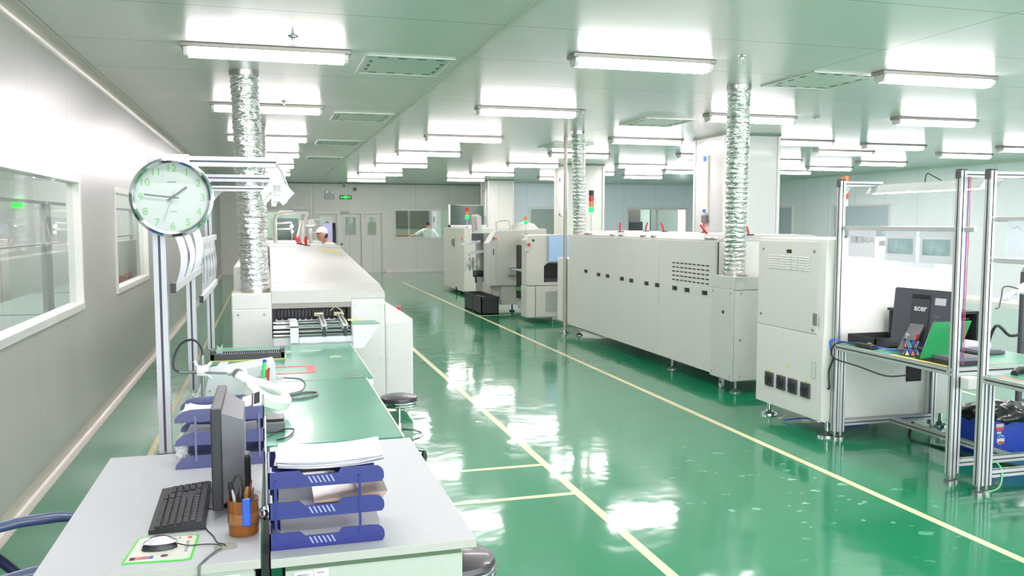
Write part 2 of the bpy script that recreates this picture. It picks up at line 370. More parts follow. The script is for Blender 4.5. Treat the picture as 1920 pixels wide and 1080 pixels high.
# floor marking lines
def line(x0, x1, y0, y1, mat=cream): struct(MB().box(x0, x1, y0, y1, 0, .0015).build('floor_line', mat))
line(1.855, 1.912, -1, 12.2); line(3.68, 3.735, -1, 24.5)
line(.7, 1.853, 5.73, 5.775); line(.7, 1.853, 5.055, 5.10); line(-.9, -.86, 3.9, 25, M('tan_line', (190, 178, 120), .4, coat=.4))
line(3.737, 4.35, 15.35, 15.4); line(6.8, 6.85, 2, 11.2)

# ------------------------------------------------------------------ neighbouring rooms seen through the panes
wallsr = M('side_room_wall', (222, 226, 222), .5)
def room(nm, x0, x1, y0, y1, lamps, e=7, col=wallsr, hh=H):
    mb = MB()
    mb.box(x0, x1, y0, y1, hh, hh + .05); o = struct(mb.build('ceiling', M('side_room_ceiling', (170, 180, 172), .4)))
    return o
room('left', -5.4, XL - .08, -1, 16, ())
struct(MB().box(-5.5, -5.4, -1, 16, 0, H).build('wall_side_room', wallsr)); struct(MB().box(-5.4, XL - .08, 16, 16.1, 0, H).build('wall_side_room', wallsr)); struct(MB().box(-5.4, XL - .08, -1.1, -1, 0, H).build('wall_side_room', wallsr))
struct(MB().box(XL, 7.5, 33, 33.1, 0, H).build('wall_beyond', M('beyond_wall', (160, 168, 152), .6))); room('b', XL, 7.5, YB + .1, 33, ())
struct(MB().box(4.2, 6.0, 32.86, 33, 1.55, H).build('wall_beyond', M('dark_hatch', (96, 104, 88), .5)))
struct(MB().box(6.0, 6.06, 31.6, 33, 0, H).build('wall_beyond', M('beyond_wall2', (190, 188, 190), .6)))
struct(MB().box(7.4, XR, 31, 31.1, 0, H).build('wall_beyond', M('beyond_wall3', (166, 176, 166), .6))); room('c', 7.4, XR, YB2 + .1, 31, ())
struct(MB().box(12.5, 12.95, 28.6, 28.7, 0, 2.5).build('wall_beyond', M('beyond_dark', (104, 100, 92), .6)))
struct(MB().box(13.5, 14.6, 28.9, 29, 0, 2.6).build('wall_beyond', M('beyond_dark2', (120, 128, 118), .6)))

# ------------------------------------------------------------------ ceiling lamps
def make_lamp():
    r = thing('ceiling_lamp', (0, 0, 0), '', 'lamp', 'fluorescent lamps on the ceiling')
    mb = MB(); mb.box(-.61, .61, -.085, .085, -.035, 0, bev=.006); mb.build('lamp_body', M('lamp_metal', (150, 146, 140), .35, .5), r)
    mb = MB(); pts = [(-.072, -.036), (.072, -.036), (.066, -.075), (.045, -.092), (-.045, -.092), (-.066, -.075)]
    mb.poly(pts, 0, -.56, .56)
    for f in mb.bm.faces: f.normal_update(); f.material_index = 0 if f.calc_center_median().z < -.09 else 1
    mb.build('diffuser', [tubem, tubes], r)
    for s in (-1, 1): MB().poly([(-.074, -.036), (.074, -.036), (.066, -.07), (.045, -.094), (-.045, -.094), (-.066, -.07)], 0, *sorted((s * .56, s * .59))).build('end_cap', M('lamp_end_clear', (225, 222, 216), .3), r)
    return r
PA = [6.8, 10.05, 13.6, 16.85, 20.2, 23.5]; PB = [6.4, 9.55, 12.85, 15.8, 19.2, 22.9, 26.3]; PC = [6.4, 9.43, 12.45, 15.45, 18.4, 22.0, 25.2]
ORD = ['nearest', 'second', 'third', 'fourth', 'fifth', 'sixth', 'seventh']
spots = [(.03, y, '%s lamp from the front in the leftmost row of fluorescent ceiling lamps' % ORD[i]) for i, y in enumerate(PA)]
spots += [(2.9, y, '%s lamp from the front in the middle row over the green aisle' % ORD[i]) for i, y in enumerate(PB)]
spots += [(5.72, y, '%s lamp from the front in the row above the right-hand oven and cabinet' % ORD[i]) for i, y in enumerate(PC)]
spots += [(8.15, y, '%s lamp from the front in the row just right of the big columns' % ORD[i]) for i, y in enumerate((9.1, 12.0, 15.0, 18.0, 21.0, 23.8))]
spots += [(10.15, y, '%s lamp from the front in the row second from the right-hand wall' % ORD[i]) for i, y in enumerate((12.25, 13.55, 15.76, 19.75, 22.3))]
spots += [(12.8, y, '%s lamp from the front in the row beside the right-hand wall' % ORD[i]) for i, y in enumerate((12.1, 13.5, 15.8, 17.6, 19.2))]
lamp0 = make_lamp()
for i, (x, y, l) in enumerate(spots):
    o = lamp0 if i == 0 else copy_tree(lamp0); o.location = (x, y, H); o['label'] = l
for x, y, w_ in ((.03, 3.4, 'left'), (.03, -1.6, 'last left'), (2.9, -1.8, 'last middle'), (2.9, 3.3, 'middle'), (5.72, 3.3, 'right'), (8.3, 6.0, 'far right'), (2.9, .2, 'rear middle'), (5.72, .2, 'rear right'), (.03, .2, 'rear left'), (11, 6, 'outer right'), (9, 2.5, 'outer rear')):  # unseen lamps added to light the room; left one inferred from wall glow
    o = copy_tree(lamp0); o.location = (x, y, H); o['label'] = 'unseen fluorescent ceiling lamp added outside the picture for light, %s one' % w_
for x, y in ((-2.6, 5.2), (-2.6, 7), (-2.6, 9), (-2.6, 11), (-2.6, 13), (-2.6, 15), (-4.3, 8), (-4.3, 12)):  # lamps added to brighten the view through the left windows
    o = copy_tree(lamp0); o.location = (x, y, H); o['label'] = 'fluorescent lamp added to brighten the side room behind the left windows, %s row, %.0f m along' % ('near' if x > -3 else 'far', y)
for x, y, n in ((1.2, 31.4, 'behind the doors'), (5.2, 31.0, 'behind the wide back window'), (9, 29.2, 'behind the small blue wall window'), (13, 28.2, 'behind the wide blue wall window')):  # lamps added to light the rooms past the back walls
    o = copy_tree(lamp0); o.location = (x, y, H); o['label'] = 'fluorescent lamp added to light the room ' + n

# air-conditioning grilles
def make_vent():
    r = thing('ceiling_vent', (0, 0, 0), '', 'vent', 'square supply grilles in the ceiling')
    mb = MB(); 
    for a in ((-.36, .36, -.42, -.39), (-.36, .36, .39, .42), (-.36, -.33, -.42, .42), (.33, .36, -.42, .42)): mb.box(*a, -.014, 0, bev=.003)
    mb.build('vent_frame', M('vent_frame', (206, 210, 202), .3, .2), r)
    bx('face_panel', M('vent_panel', (196, 208, 198), .4), r, -.33, .33, -.39, .39, -.008, 0)
    mb = MB()
    for s in (-1, 1):
        for k in range(4): mb.box(-.25 + k * .155, -.18 + k * .155, s * .34 - .016, s * .34 + .016, -.0105, -.007)
        for k in range(3): mb.box(s * .29 - .012, s * .29 + .012, -.2 + k * .18, -.12 + k * .18, -.0105, -.007)
    mb.build('slots', M('vent_slot', (98, 104, 96), .6), r); return r
v0 = make_vent()
for i, (x, y, l) in enumerate([(1.12, 7.25, 'square slotted ceiling grille beside the nearest left lamp'), (1.15, 10.9, 'second ceiling grille from the front beside the left lamps'), (1.15, 14.5, 'third ceiling grille from the front beside the left lamps'), (1.15, 18.1, 'farthest ceiling grille beside the left lamps'),
        (4.93, 6.95, 'square slotted ceiling grille beside the right silver duct'), (4.93, 10.4, 'second ceiling grille from the front in front of the big column'), (4.93, 14.0, 'far ceiling grille right of the middle lamps')]):
    o = v0 if i == 0 else copy_tree(v0); o.location = (x, y, H); o['label'] = l
# sprinklers
def make_sprinkler():
    r = thing('sprinkler_head', (0, 0, 0), '', 'sprinkler', 'sprinkler heads on the ceiling')
    MB().lathe([(.001, 0), (.04, 0), (.038, -.008), (.014, -.012), (.012, -.03), (.001, -.03)], seg=16).build('rose', steel, r)
    mb = MB(); mb.tube([(.009, 0, -.03), (.014, 0, -.045), (.004, 0, -.06)], .0025, 6); mb.tube([(-.009, 0, -.03), (-.014, 0, -.045), (-.004, 0, -.06)], .0025, 6)
    mb.lathe([(.001, -.06), (.018, -.06), (.018, -.063), (.001, -.063)], seg=12); mb.build('deflector', steel, r); return r
s0 = make_sprinkler()
for i, (x, y, l) in enumerate([(.2, 6.35, 'small ceiling sprinkler just in front of the nearest left lamp'), (3.62, 6.1, 'small ceiling sprinkler above the right silver duct'), (3.57, 9.55, 'small ceiling sprinkler above the far thin duct'), (6.63, 9.4, 'small ceiling sprinkler in front of the big column'), (.2, 9.75, 'small ceiling sprinkler over the second left lamp'), (3.1, 19.9, 'small ceiling sprinkler far back over the middle lamps')]):
    o = s0 if i == 0 else copy_tree(s0); o.location = (x, y, H); o['label'] = l

# ------------------------------------------------------------------ ducts
def duct(base, top, r, label, pitch=.05):
    base, top = Vector(base), Vector(top); L = top.z - base.z; t = thing('exhaust_duct', base, label, 'duct', 'silver foil exhaust ducts')
    mb = MB(); seg = 40; n = int(L / pitch * 6); prev = None; fs = []
    for i in range(n + 1):
        h = i / n; ph = (i / 6.0) % 1.0; c = base.lerp(top, h); rr = r * (.92 + .085 * (1 - abs(2 * ph - 1)))
        rg = []
        for k in range(seg):
            a = 2 * PI * k / seg; nn = noise.noise(Vector((math.cos(a) * 2.6, math.sin(a) * 2.6, c.z * 26 + base.x * 7))) + .5 * noise.noise(Vector((math.cos(a) * 7, math.sin(a) * 7, c.z * 60)))
            q_ = rr * (1 + .045 * nn); rg.append(mb.bm.verts.new(c + Vector((q_ * math.cos(a), q_ * math.sin(a), .006 * nn))))
        if prev: fs += [mb.bm.faces.new((prev[k], prev[(k + 1) % seg], rg[(k + 1) % seg], rg[k])) for k in range(seg)]
        prev = rg
    mb.build('foil_hose', foil, t)
    MB().lathe([(r * .96, 0), (r * 1.02, 0), (r * 1.02, .035), (r * .96, .035)], base, 32).build('clamp_ring', M('duct_collar', (196, 192, 180), .25, .8), t)
    MB().lathe([(r * .96, -.045), (r * 1.02, -.045), (r * 1.03, -.001), (r * .9, -.001)], top, 32).build('ceiling_collar', steel, t)
    return t
duct((-.115, 7.88, 1.12), (-.17, 7.9, H), .122, 'wide crinkled foil duct rising from the left oven to the ceiling, nearest of the two', .05)
duct((-.11, 12.0, 1.38), (-.1, 12.1, H), .105, 'foil duct mostly hidden directly behind the left oven\'s front duct', .05)
duct((4.6, 7.83, 1.19), (4.37, 7.42, H), .112, 'crinkled foil duct rising from the end box of the right oven', .048)
duct((4.61, 12.42, 1.56), (4.33, 11.75, H), .1, 'thin looking far foil duct beside the tall black tower light', .055)
p = thing('vertical_pipe', (4.44, 12.62, 0), 'slim floor-to-ceiling metal pole at the far end of the right oven', 'pole')
MB().tube([(4.44, 12.6, .02), (4.44, 12.6, H)], .028, 12).build('pipe', M('pipe_metal', (176, 170, 158), .35, .5), p)
MB().lathe([(.001, 0), (.07, 0), (.07, .012), (.04, .02), (.03, .05)], (4.44, 12.6, 0), 16).build('foot_flange', steel, p)

# ------------------------------------------------------------------ left-hand oven
lo = thing('reflow_oven', (.35, 7.7, 0), 'long white reflow oven on the left with open conveyor mouth and sloping hood', 'machine')
Y0 = 7.7
mb = MB(); mb.box(-.31, .02, Y0, 8.12, .1, 1.12, bev=.006); mb.box(-.31, -.1, 8.2, 13.4, .12, 1.33, bev=.01); mb.box(-.29, -.1, 8.12, 8.2, .12, 1.05)
mb.box(.70, 1.0, Y0, 8.1, .1, 1.06, bev=.006); mb.box(.02, .70, Y0 + .004, 8.1, .1, .72, bev=.004)
mb.box(-.1, 1.0, 8.1, 13.4, .1, 1.1)
mb.build('body', white, lo)
mb = MB(); prof = [(Y0 - .005, 1.03), (Y0 - .005, 1.135), (Y0 + .02, 1.15), (12.6, 1.405), (12.7, 1.405), (12.7, 1.03)]
# hood: flat middle, chamfered right shoulder
ys = [p_[0] for p_ in prof]
def hood(mb, yA, yB, zA, zB):
    sec = lambda z: [(.02, 1.03), (.02, z), (.66, z), (1.0, z - .035), (1.0, 1.06), (.7, 1.06), (.7, 1.03)]
    A = [mb.bm.verts.new((x, yA, z)) for x, z in sec(zA)]; B = [mb.bm.verts.new((x, yB, z)) for x, z in sec(zB)]; n = len(A)
    fs = [mb.bm.faces.new(A), mb.bm.faces.new(B[::-1])] + [mb.bm.faces.new((A[i], B[i], B[(i + 1) % n], A[(i + 1) % n])) for i in range(n)]
    bmesh.ops.recalc_face_normals(mb.bm, faces=fs)
hood(mb, Y0 - .006, Y0 + .35, 1.14, 1.19); mb.build('mouth_lip', white2, lo)
mb = MB(); hood(mb, Y0 + .354, 12.3, 1.192, 1.392); mb.build('front_hood', white2, lo)
mb = MB(); mb.box(.0, .99, 12.31, 13.7, 1.12, 1.40, bev=.01); mb.box(-.29, .99, 13.4, 13.7, .12, 1.12); mb.build('rear_hood', white2, lo)
for a in ((-.30, .005, Y0 - .006, Y0, .12, .975), (.71, .99, Y0 - .006, Y0, .12, 1.035), (-.30, .0, Y0 - .004, Y0, .99, 1.115)): MB().box(*a, bev=.0018).build('front_cover', M('cover_white', (214, 215, 210), .4), lo)
mb = MB()
for x, z in ((-.26, .94), (-.04, .94), (.74, 1.0), (.95, 1.0), (.96, .5), (-.26, .3), (-.04, .3)): mb.lathe([(.001, -.008), (.009, -.008), (.011, 0)], (x, Y0 - .006, z), 12, ax='y')
mb.build('cover_screw', steel, lo)
c = MB().poly([(1.003, .1), (1.003, 1.0), (1.05, .99), (1.25, .86), (1.25, .1)], 1, Y0 + .0, 8.3).build('control_console', white, lo)
mb = MB(); mb.box(1.012, 1.235, Y0 - .006, Y0 + .001, .14, .83, bev=.002); mb.build('console_door', M('cover_white', (0, 0, 0)), c)
MB().lathe([(.001, -.008), (.009, -.008), (.011, 0)], (1.03, Y0 - .006, .8), 12, ax='y').build('lock', steel, c)
MB().lathe([(.001, -.008), (.009, -.008), (.011, 0)], (1.03, Y0 - .006, .5), 12, ax='y').build('lock', steel, c)
MB().lathe([(.014, 0), (.014, .02), (.024, .022), (.022, .035), (.001, .037)], (1.17, 8.0, .915), 12).build('emergency_button', red, c)
MB().box(1.25, 1.256, Y0 + .02, Y0 + .06, .6, .64).build('hinge', steel, c)
# mouth and conveyor
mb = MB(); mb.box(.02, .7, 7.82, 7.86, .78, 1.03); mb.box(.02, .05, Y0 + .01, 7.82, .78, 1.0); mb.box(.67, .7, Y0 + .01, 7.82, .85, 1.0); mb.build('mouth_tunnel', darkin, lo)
bx('mouth_visor', M('visor', (150, 148, 138), .4), lo, .02, .7, Y0 - .002, Y0 + .05, .985, 1.032)
mb = MB()
for k in range(20): mb.box(.07 + k * .03, .082 + k * .03, 7.80, 7.815, .9, .955)
mb.build('curtain_strip', M('curtain', (70, 70, 78), .3, .4), lo)
mb = MB()
for yy, zz in ((7.78, .86), (7.66, .865), (7.52, .85), (7.4, .85), (7.3, .83), (7.2, .81)): mb.tube([(.03, yy, zz), (.66, yy, zz)], .009, 8)
mb.box(.03, .66, 7.72, 7.8, .845, .872); mb.build('guide_shaft', chrome, lo)
for x in (.43, .60):
    rl = MB().extr((x, 7.16, .88), (x, 7.78, .905), .045).build('conveyor_rail', [alu, alud], lo)
    bx('rail_end', blk, rl, x - .012, x + .012, 7.12, 7.16, .80, .88, bev=.003); bx('roller_block', M('brass_block', (196, 196, 160), .4), rl, x - .05, x + .03, 7.72, 7.78, .905, .94, bev=.004)
mb = MB(); mb.box(.16, .225, 7.14, 7.2, .755, .89); mb.box(.16, .225, 7.14, 7.7, .88, .895); mb.box(.23, .72, 7.13, 7.145, .755, .8); mb.box(.03, .7, 7.13, 7.7, .70, .715); mb.build('support_bracket', M('bracket_white', (226, 232, 234), .4), lo)
mb = MB()
for k in range(12): mb.box(.05 + k * .05, .065 + k * .05, 7.735, 7.775, .872, .888)
mb.box(.05, .62, 7.742, 7.768, .868, .875); mb.build('chain', steel, lo)
fl = MB(); fl.quad([(.65, 7.45, .90), (.9, 7.45, .90), (.86, 7.1, .90), (.65, 7.1, .90)]); 
fl = MB().poly([(.66, 7.35), (.86, 7.35), (.88, 7.1), (.66, 7.1)], 2, .893, .9).build('side_table', mat_g, lo)
MB().poly([(.66, .892), (.88, .892), (.74, .70), (.66, .70)], 1, 7.095, 7.1).build('gusset_plate', M('bracket_white', (0, 0, 0)), fl)
MB().box(.64, .72, 7.36, 7.42, .9, .908).build('yellow_tape', yellow, fl)
MB().tube([(.52, 7.74, .95), (.56, 7.72, .985), (.61, 7.7, .96), (.63, 7.66, .92)], .005, 6).build('sensor_cable', cream, lo)
LM = Matrix.Translation((.80, 11.75, 1.3525)) @ Matrix.Rotation(.047, 4, 'X') @ Matrix.Rotation(.1027, 4, 'Y')
MB().box(-.13, .13, -.14, .14, 0, .003, mat=LM).build('warning_label', M('label_yellow', (222, 208, 90), .5), lo)
mb = MB(); mb.box(-.13, .12, -.42, -.36, 0, .0015, mat=LM); mb.box(-.13, .10, -.62, -.58, 0, .0015, mat=LM); mb.box(-.13, .12, -.80, -.77, 0, .0015, mat=LM); mb.build('printed_lines', M('print_pale', (196, 196, 190), .5), lo)
mb = MB()
for x in (-.2, .9):
    for y in (7.9, 9.5, 11.5, 13.2): mb.lathe([(.001, 0), (.05, 0), (.05, .015), (.015, .03), (.015, .13)], (x, y, 0), 12)
mb.build('levelling_foot', steel, lo)
mb = MB(); mb.box(.3, .306, 12.31, 13.7, 1.4, 1.402); mb.box(0, .99, 12.9, 12.906, 1.4, 1.402); mb.build('lid_seam', mgr, lo)
def clamp_handle(par, x, y, z, lean=.04):
    MB().tube([(x, y, z), (x - .01 - lean * .3, y - .01, z + .06), (x - lean, y, z + .13)], [.008, .014, .011], 8).build('clamp_handle', red, par)
    MB().box(x - .03, x + .05, y - .02, y + .02, z - .002, z + .012, bev=.003).build('clamp_base', blk, par)
for x, y, l_ in ((.52, 12.6, -.0), (.48, 13.0, .05), (.46, 13.3, .06), (.45, 13.55, .07), (.53, 12.45, .0)): clamp_handle(lo, x, y, 1.40, l_)

# second line machine behind the left oven: arch frame, dark display housing
am = thing('placement_machine', (.4, 17.2, 0), 'pale placement machine with a rounded arch frame beyond the left oven', 'machine')
mb = MB(); mb.box(-.2, 1.0, 16.0, 18.4, .0, 1.36, bev=.02); mb.build('body', white, am)
mb = MB(); mb.tube([(.13, 16.1, 1.36), (.13, 16.1, 1.78), (.16, 16.1, 1.86), (.24, 16.1, 1.90), (.72, 16.1, 1.91)], .035, 10)
mb.tube([(.62, 16.1, 1.36), (.64, 16.1, 1.7), (.7, 16.1, 1.9)], .03, 10); mb.tube([(.5, 16.15, 1.36), (.58, 16.15, 1.7), (.62, 16.15, 1.74)], .02, 8)
mb.tube([(.13, 16.12, 1.7), (.42, 16.12, 1.73)], .016, 8); mb.tube([(.13, 16.12, 1.6), (.4, 16.12, 1.61)], .016, 8); mb.build('arch_frame', M('arch_cream', (220, 216, 204), .4), am)
bx('top_unit', grey, am, .45, .75, 16.05, 16.4, 1.935, 1.99, bev=.01)
bx('dark_window', smoke, am, .17, .55, 16.3, 16.31, 1.4, 1.8)
mb = MB(); mb.tube([(.42, 16.1, 1.73), (.42, 16.1, 1.4)], .01); mb.build('signal_stem', alu, am); MB().ball((.42, 16.05, 1.66), .03).build('work_lamp', taskm, am); MB().ball((.43, 16.05, 1.56), .022).build('work_lamp', taskm, am)
am2 = thing('inspection_lamp', (.82, 15.0, 0), 'white column task lamp glowing beside the capped operator', 'lamp')
MB().tube([(.7, 15.0, 0.0), (.7, 15.0, 1.62)], .03, 10).build('stand', white2, am2); MB().lathe([(.001, 1.78), (.05, 1.77), (.09, 1.7), (.1, 1.68)], (.7, 15.0, 0), 16).build('shade', white2, am2)
MB().ball((.7, 15.0, 1.685), .06, (1.2, 1, .4)).build('bulb', taskm, am2)
MB().tube([(.7, 15, 1.77), (.8, 15, 1.77), (.87, 15, 1.75)], .012, 8).build('arm', white2, am2)
dm = thing('operator_terminal', (1.0, 15.1, 0), 'dark angular display terminal standing right of the capped operator', 'terminal')
MB().poly([(.9, 1.36), (.9, 1.70), (1.02, 1.72), (1.06, 1.72), (1.06, 1.30)], 1, 14.9, 15.2).build('display_housing', M('lavender_panel', (150, 146, 190), .3, coat=.5), dm)
MB().poly([(15.2, 1.30), (14.9, 1.30), (14.9, 1.62), (15.0, 1.72), (15.2, 1.72)], 0, 1.06, 1.12).build('side_cover', blk2, dm)
MB().box(.95, 1.02, 15.0, 15.1, .06, 1.32, bev=.01).build('stand', mgr, dm); MB().box(.8, 1.12, 14.85, 15.25, 0, .06, bev=.01).build('foot', mgr, dm)

# ------------------------------------------------------------------ right-hand oven
ro = thing('reflow_oven', (4.9, 10, 0), 'long white reflow oven on the right with a row of black latches along its side', 'machine')
mb = MB(); mb.box(4.50, 5.75, 7.98, 12.5, .14, 1.535, bev=.004); mb.box(4.47, 5.75, 12.5, 13.05, .16, 1.17, bev=.01); mb.build('body', white, ro)
MB().poly([(4.5, 1.537), (4.5, 1.545), (4.66, 1.60), (5.6, 1.60), (5.75, 1.56), (5.75, 1.537)], 1, 7.98, 12.5).build('top_lid', white2, ro)
PNL = M('oven_panel', (208, 209, 203), .42)
mb = MB(); mb.box(4.468, 4.5, 8.0, 9.33, .15, 1.53, bev=.003); mb.build('side_panel', PNL, ro)
mb = MB(); mb.box(4.468, 4.5, 9.334, 12.49, .15, 1.53, bev=.003); mb.build('side_panel', PNL, ro)
mb = MB(); mb.poly([(4.47, 7.62), (4.47, 8.07), (5.3, 8.07), (5.3, 7.62)], 2, .13, 1.19); mb.build('end_box', white, ro)
mb = MB(); mb.box(4.463, 4.475, 7.6, 8.06, 1.06, 1.185, bev=.002); mb.box(4.463, 4.475, 7.61, 8.05, .14, 1.05, bev=.002); mb.box(4.478, 5.29, 7.606, 7.62, .14, 1.05, bev=.002); mb.box(4.478, 5.29, 7.604, 7.62, 1.06, 1.185, bev=.002); mb.build('end_cover', M('cover_grey', (200, 202, 197), .42), ro)
mb = MB()
for a in ((4.463, 7.66, 1.02), (4.463, 8.02, 1.02), (4.463, 7.66, .18), (4.463, 8.02, .18)): mb.lathe([(.001, -.006), (.008, -.006), (.01, 0)], a, 10, ax='x')
for a in ((4.55, 7.606, 1.02), (4.55, 7.606, .55), (4.55, 7.606, .18)): mb.lathe([(.001, -.006), (.008, -.006), (.01, 0)], a, 10, ax='y')
mb.build('cover_screw', steel, ro)
MB().lathe([(.001, -.008), (.016, -.008), (.018, 0)], (4.463, 7.8, .82), 14, ax='x').build('cam_lock', blk, ro)
LY = [(11.75, 1.02), (11.25, 1.0), (10.92, 1.0), (10.42, .995), (10.12, .99), (9.66, .985), (9.36, .985), (8.9, .985), (8.6, .985), (8.2, .985)]
for y, z in LY:
    l_ = MB().box(4.455, 4.47, y - .05, y + .05, z - .022, z + .022, bev=.004).build('latch', blk2, ro); MB().box(4.450, 4.456, y + .005, y + .035, z - .012, z + .012, bev=.002).build('latch_button', M('latch_grey', (96, 96, 96), .4), l_)
mb = MB()
for r_ in range(5):
    for c_ in range(9): mb.box(4.464, 4.469, 8.12 + c_ * .098, 8.18 + c_ * .098, 1.075 + r_ * .048, 1.088 + r_ * .048)
mb.build('vent_slots', blk, ro)
for y in (11.9, 11.75, 10.9, 10.6, 9.9, 9.6, 8.25, 8.12):
    MB().box(4.5, 4.545, y - .05, y + .05, 1.553, 1.575, bev=.006).build('lid_hinge', steel, ro)
bx('rear_step', blk, ro, 4.49, 4.495, 7.965, 7.982, 1.19, 1.53)
for x, y, z, l_ in ((4.68, 11.0, 1.6, 0), (5.2, 11.3, 1.6, -.03), (5.2, 10.7, 1.6, .05), (5.2, 9.6, 1.6, .0), (4.72, 8.62, 1.58, .1), (4.85, 7.98, 1.6, .05)): clamp_handle(ro, x, y, z - .0, l_)
for y in (7.72, 9.15, 12.3):
    MB().lathe([(.001, 0), (.055, 0), (.055, .012), (.03, .025), (.014, .04), (.014, .15)], (4.57, y, 0), 16).build('levelling_foot', steel, ro)
    MB().lathe([(.001, 0), (.055, 0), (.055, .012), (.03, .025), (.014, .04), (.014, .15)], (5.6, y, 0), 16).build('levelling_foot', steel, ro)
MB().tube([(4.53, 12.4, .1), (4.56, 11.2, .12)], .02, 8).build('under_rail', steel, ro)
w1 = MB().lathe([(.001, -.015), (.035, -.015), (.035, .015), (.001, .015)], (4.56, 7.98, .035), 14, ax='x').build('caster_wheel', lgr, ro); MB().box(4.545, 4.575, 7.95, 8.01, .05, .14).build('caster_fork', steel, w1)
MB().box(4.5, 4.56, 7.5, 7.6, 1.2, 1.205).build('duct_bracket', blk, ro)
def tower_light(loc, hs, label, r=.03, pole=.2, order=('green', 'orange', 'red', 'black')):
    t = thing('tower_light', loc, label, 'signal light'); x, y, z = loc
    MB().tube([(x, y, z), (x, y, z + pole)], .008, 8).build('pole', aluw, t); MB().lathe([(.001, 0), (.03, 0), (.03, .01), (.01, .015)], (x, y, z), 12).build('base', blk, t); zz = z + pole
    for k in order:
        MB().lathe([(.001, zz), (r, zz + .002), (r, zz + hs - .002), (.001, zz + hs)], (x, y, 0), 16).build({'green': 'green_lens', 'orange': 'orange_lens', 'red': 'red_lens', 'black': 'cap', 'white': 'white_lens'}[k], {'green': ledg, 'orange': orange, 'red': red, 'black': blk, 'white': lgr}[k], t); zz += hs
    return t
tower_light((4.80, 12.42, 1.59), .085, 'tall tower light with black cap, red, orange and glowing green beside the thin duct', .04, .29)
tower_light((4.55, 19.9, 1.6), .09, 'small tower light glowing green in front of the dark raised hood', .045, .2, ('green', 'orange', 'red'))
tower_light((4.68, 15.5, 1.50), .075, 'slim tower light with pale green lens standing before the small blue wall window', .035, .19, ('green', 'orange'))
tower_light((4.79, 6.36, 1.60), .065, 'tower light on the white cabinet behind the aluminium post, orange on top', .028, .27, ('white', 'red', 'green', 'orange'))

# ------------------------------------------------------------------ white cabinet (inspection machine)
wc = thing('inspection_cabinet', (4.9, 6.3, 0), 'tall white inspection cabinet with four square black fans near its base', 'machine')
mb = MB(); mb.box(4.262, 5.6, 5.865, 6.82, .13, 1.60, bev=.004); mb.build('body', white, wc)
bx('side_cover', PNL, wc, 4.25, 4.264, 5.95, 6.82, .83, 1.575, bev=.003, label='upper removable side panel with louvres')
bx('base_cover', M('cover_lower', (216, 217, 212), .42), wc, 4.25, 4.264, 5.865, 6.82, .13, .822, bev=.003)
mb = MB()
for r_ in range(6):
    for c_ in range(7): mb.poly([(4.2505, 0), (4.244, .004), (4.2505, .016)], 1, 6.02 + c_ * .088, 6.088 + c_ * .088) if False else mb.box(4.243, 4.251, 6.06 + c_ * .088, 6.128 + c_ * .088, 1.335 + r_ * .021, 1.347 + r_ * .021, bev=.003)
mb.build('louvres', M('louvre', (226, 226, 220), .4), wc)
mb = MB()
for y, z in ((6.74, 1.5), (6.0, 1.5), (6.76, .92), (6.0, .86)): mb.lathe([(.001, -.008), (.011, -.008), (.012, 0)], (4.25, y, z), 10, ax='x')
mb.build('cover_screw', steel, wc)
bx('power_inlet', blk2, wc, 4.243, 4.251, 6.32, 6.38, 1.475, 1.505); bx('warning_sticker', yellow, wc, 4.247, 4.251, 6.335, 6.365, 1.51, 1.535)
bx('silver_plate', steel, wc, 4.246, 4.251, 5.94, 6.0, .9, 1.0, bev=.01); bx('grip_handle', lgr, wc, 4.225, 4.251, 5.945, 5.965, .47, .62, bev=.008); bx('warning_sticker', yellow, wc, 4.247, 4.251, 6.31, 6.34, .5, .53)
for y in (6.60, 6.42, 6.25, 6.07):
    f = bx('cooling_fan', dgr, wc, 4.235, 4.251, y - .062, y + .062, .29, .415, bev=.005)
    mb = MB(); mb.lathe([(.05, 0), (.055, -.003), (.05, -.005)], (4.236, y, .352), 20, ax='x'); mb.lathe([(.03, 0), (.034, -.003), (.03, -.005)], (4.236, y, .352), 16, ax='x'); mb.lathe([(.001, -.004), (.014, -.004), (.014, 0)], (4.236, y, .352), 12, ax='x')
    for k in range(5):
        a = k * 2 * PI / 5; mb.tube([(4.232, y, .352), (4.232, y + .055 * math.cos(a), .352 + .055 * math.sin(a))], .004, 4)
    mb.build('fan_guard', blk, f); bx('fan_sticker', yellow, f, 4.246, 4.251, y - .02, y + .02, .418, .43)
bx('side_fan', blk2, wc, 5.06, 5.2, 5.85, 5.866, .42, .58, bev=.004); bx('fan_sticker', yellow, wc, 5.1, 5.17, 5.855, 5.866, .585, .6)
for x, y in ((4.34, 6.74), (4.34, 5.9), (5.5, 5.95), (5.5, 6.74)): MB().lathe([(.001, 0), (.075, 0), (.072, .015), (.03, .03), (.018, .045), (.018, .13)], (x, y, 0), 20).build('levelling_foot', chrome, wc)
wd = thing('service_cable', (4.7, 6.3, 0), 'thin blue and white cables trailing on the floor under the white cabinet', 'cable')
mb = MB(); mb.tube([(4.3, 6.45, .012), (4.45, 6.3, .05), (4.6, 6.15, .012), (4.9, 6.1, .012)], .006, 6); mb.build('cable', M('cable_blue', (40, 90, 190), .4), wd)
mb = MB(); mb.tube([(4.28, 6.5, .012), (4.42, 6.4, .09), (4.5, 6.25, .02), (4.9, 6.2, .012)], .006, 6); mb.build('cable', lgr, wd)

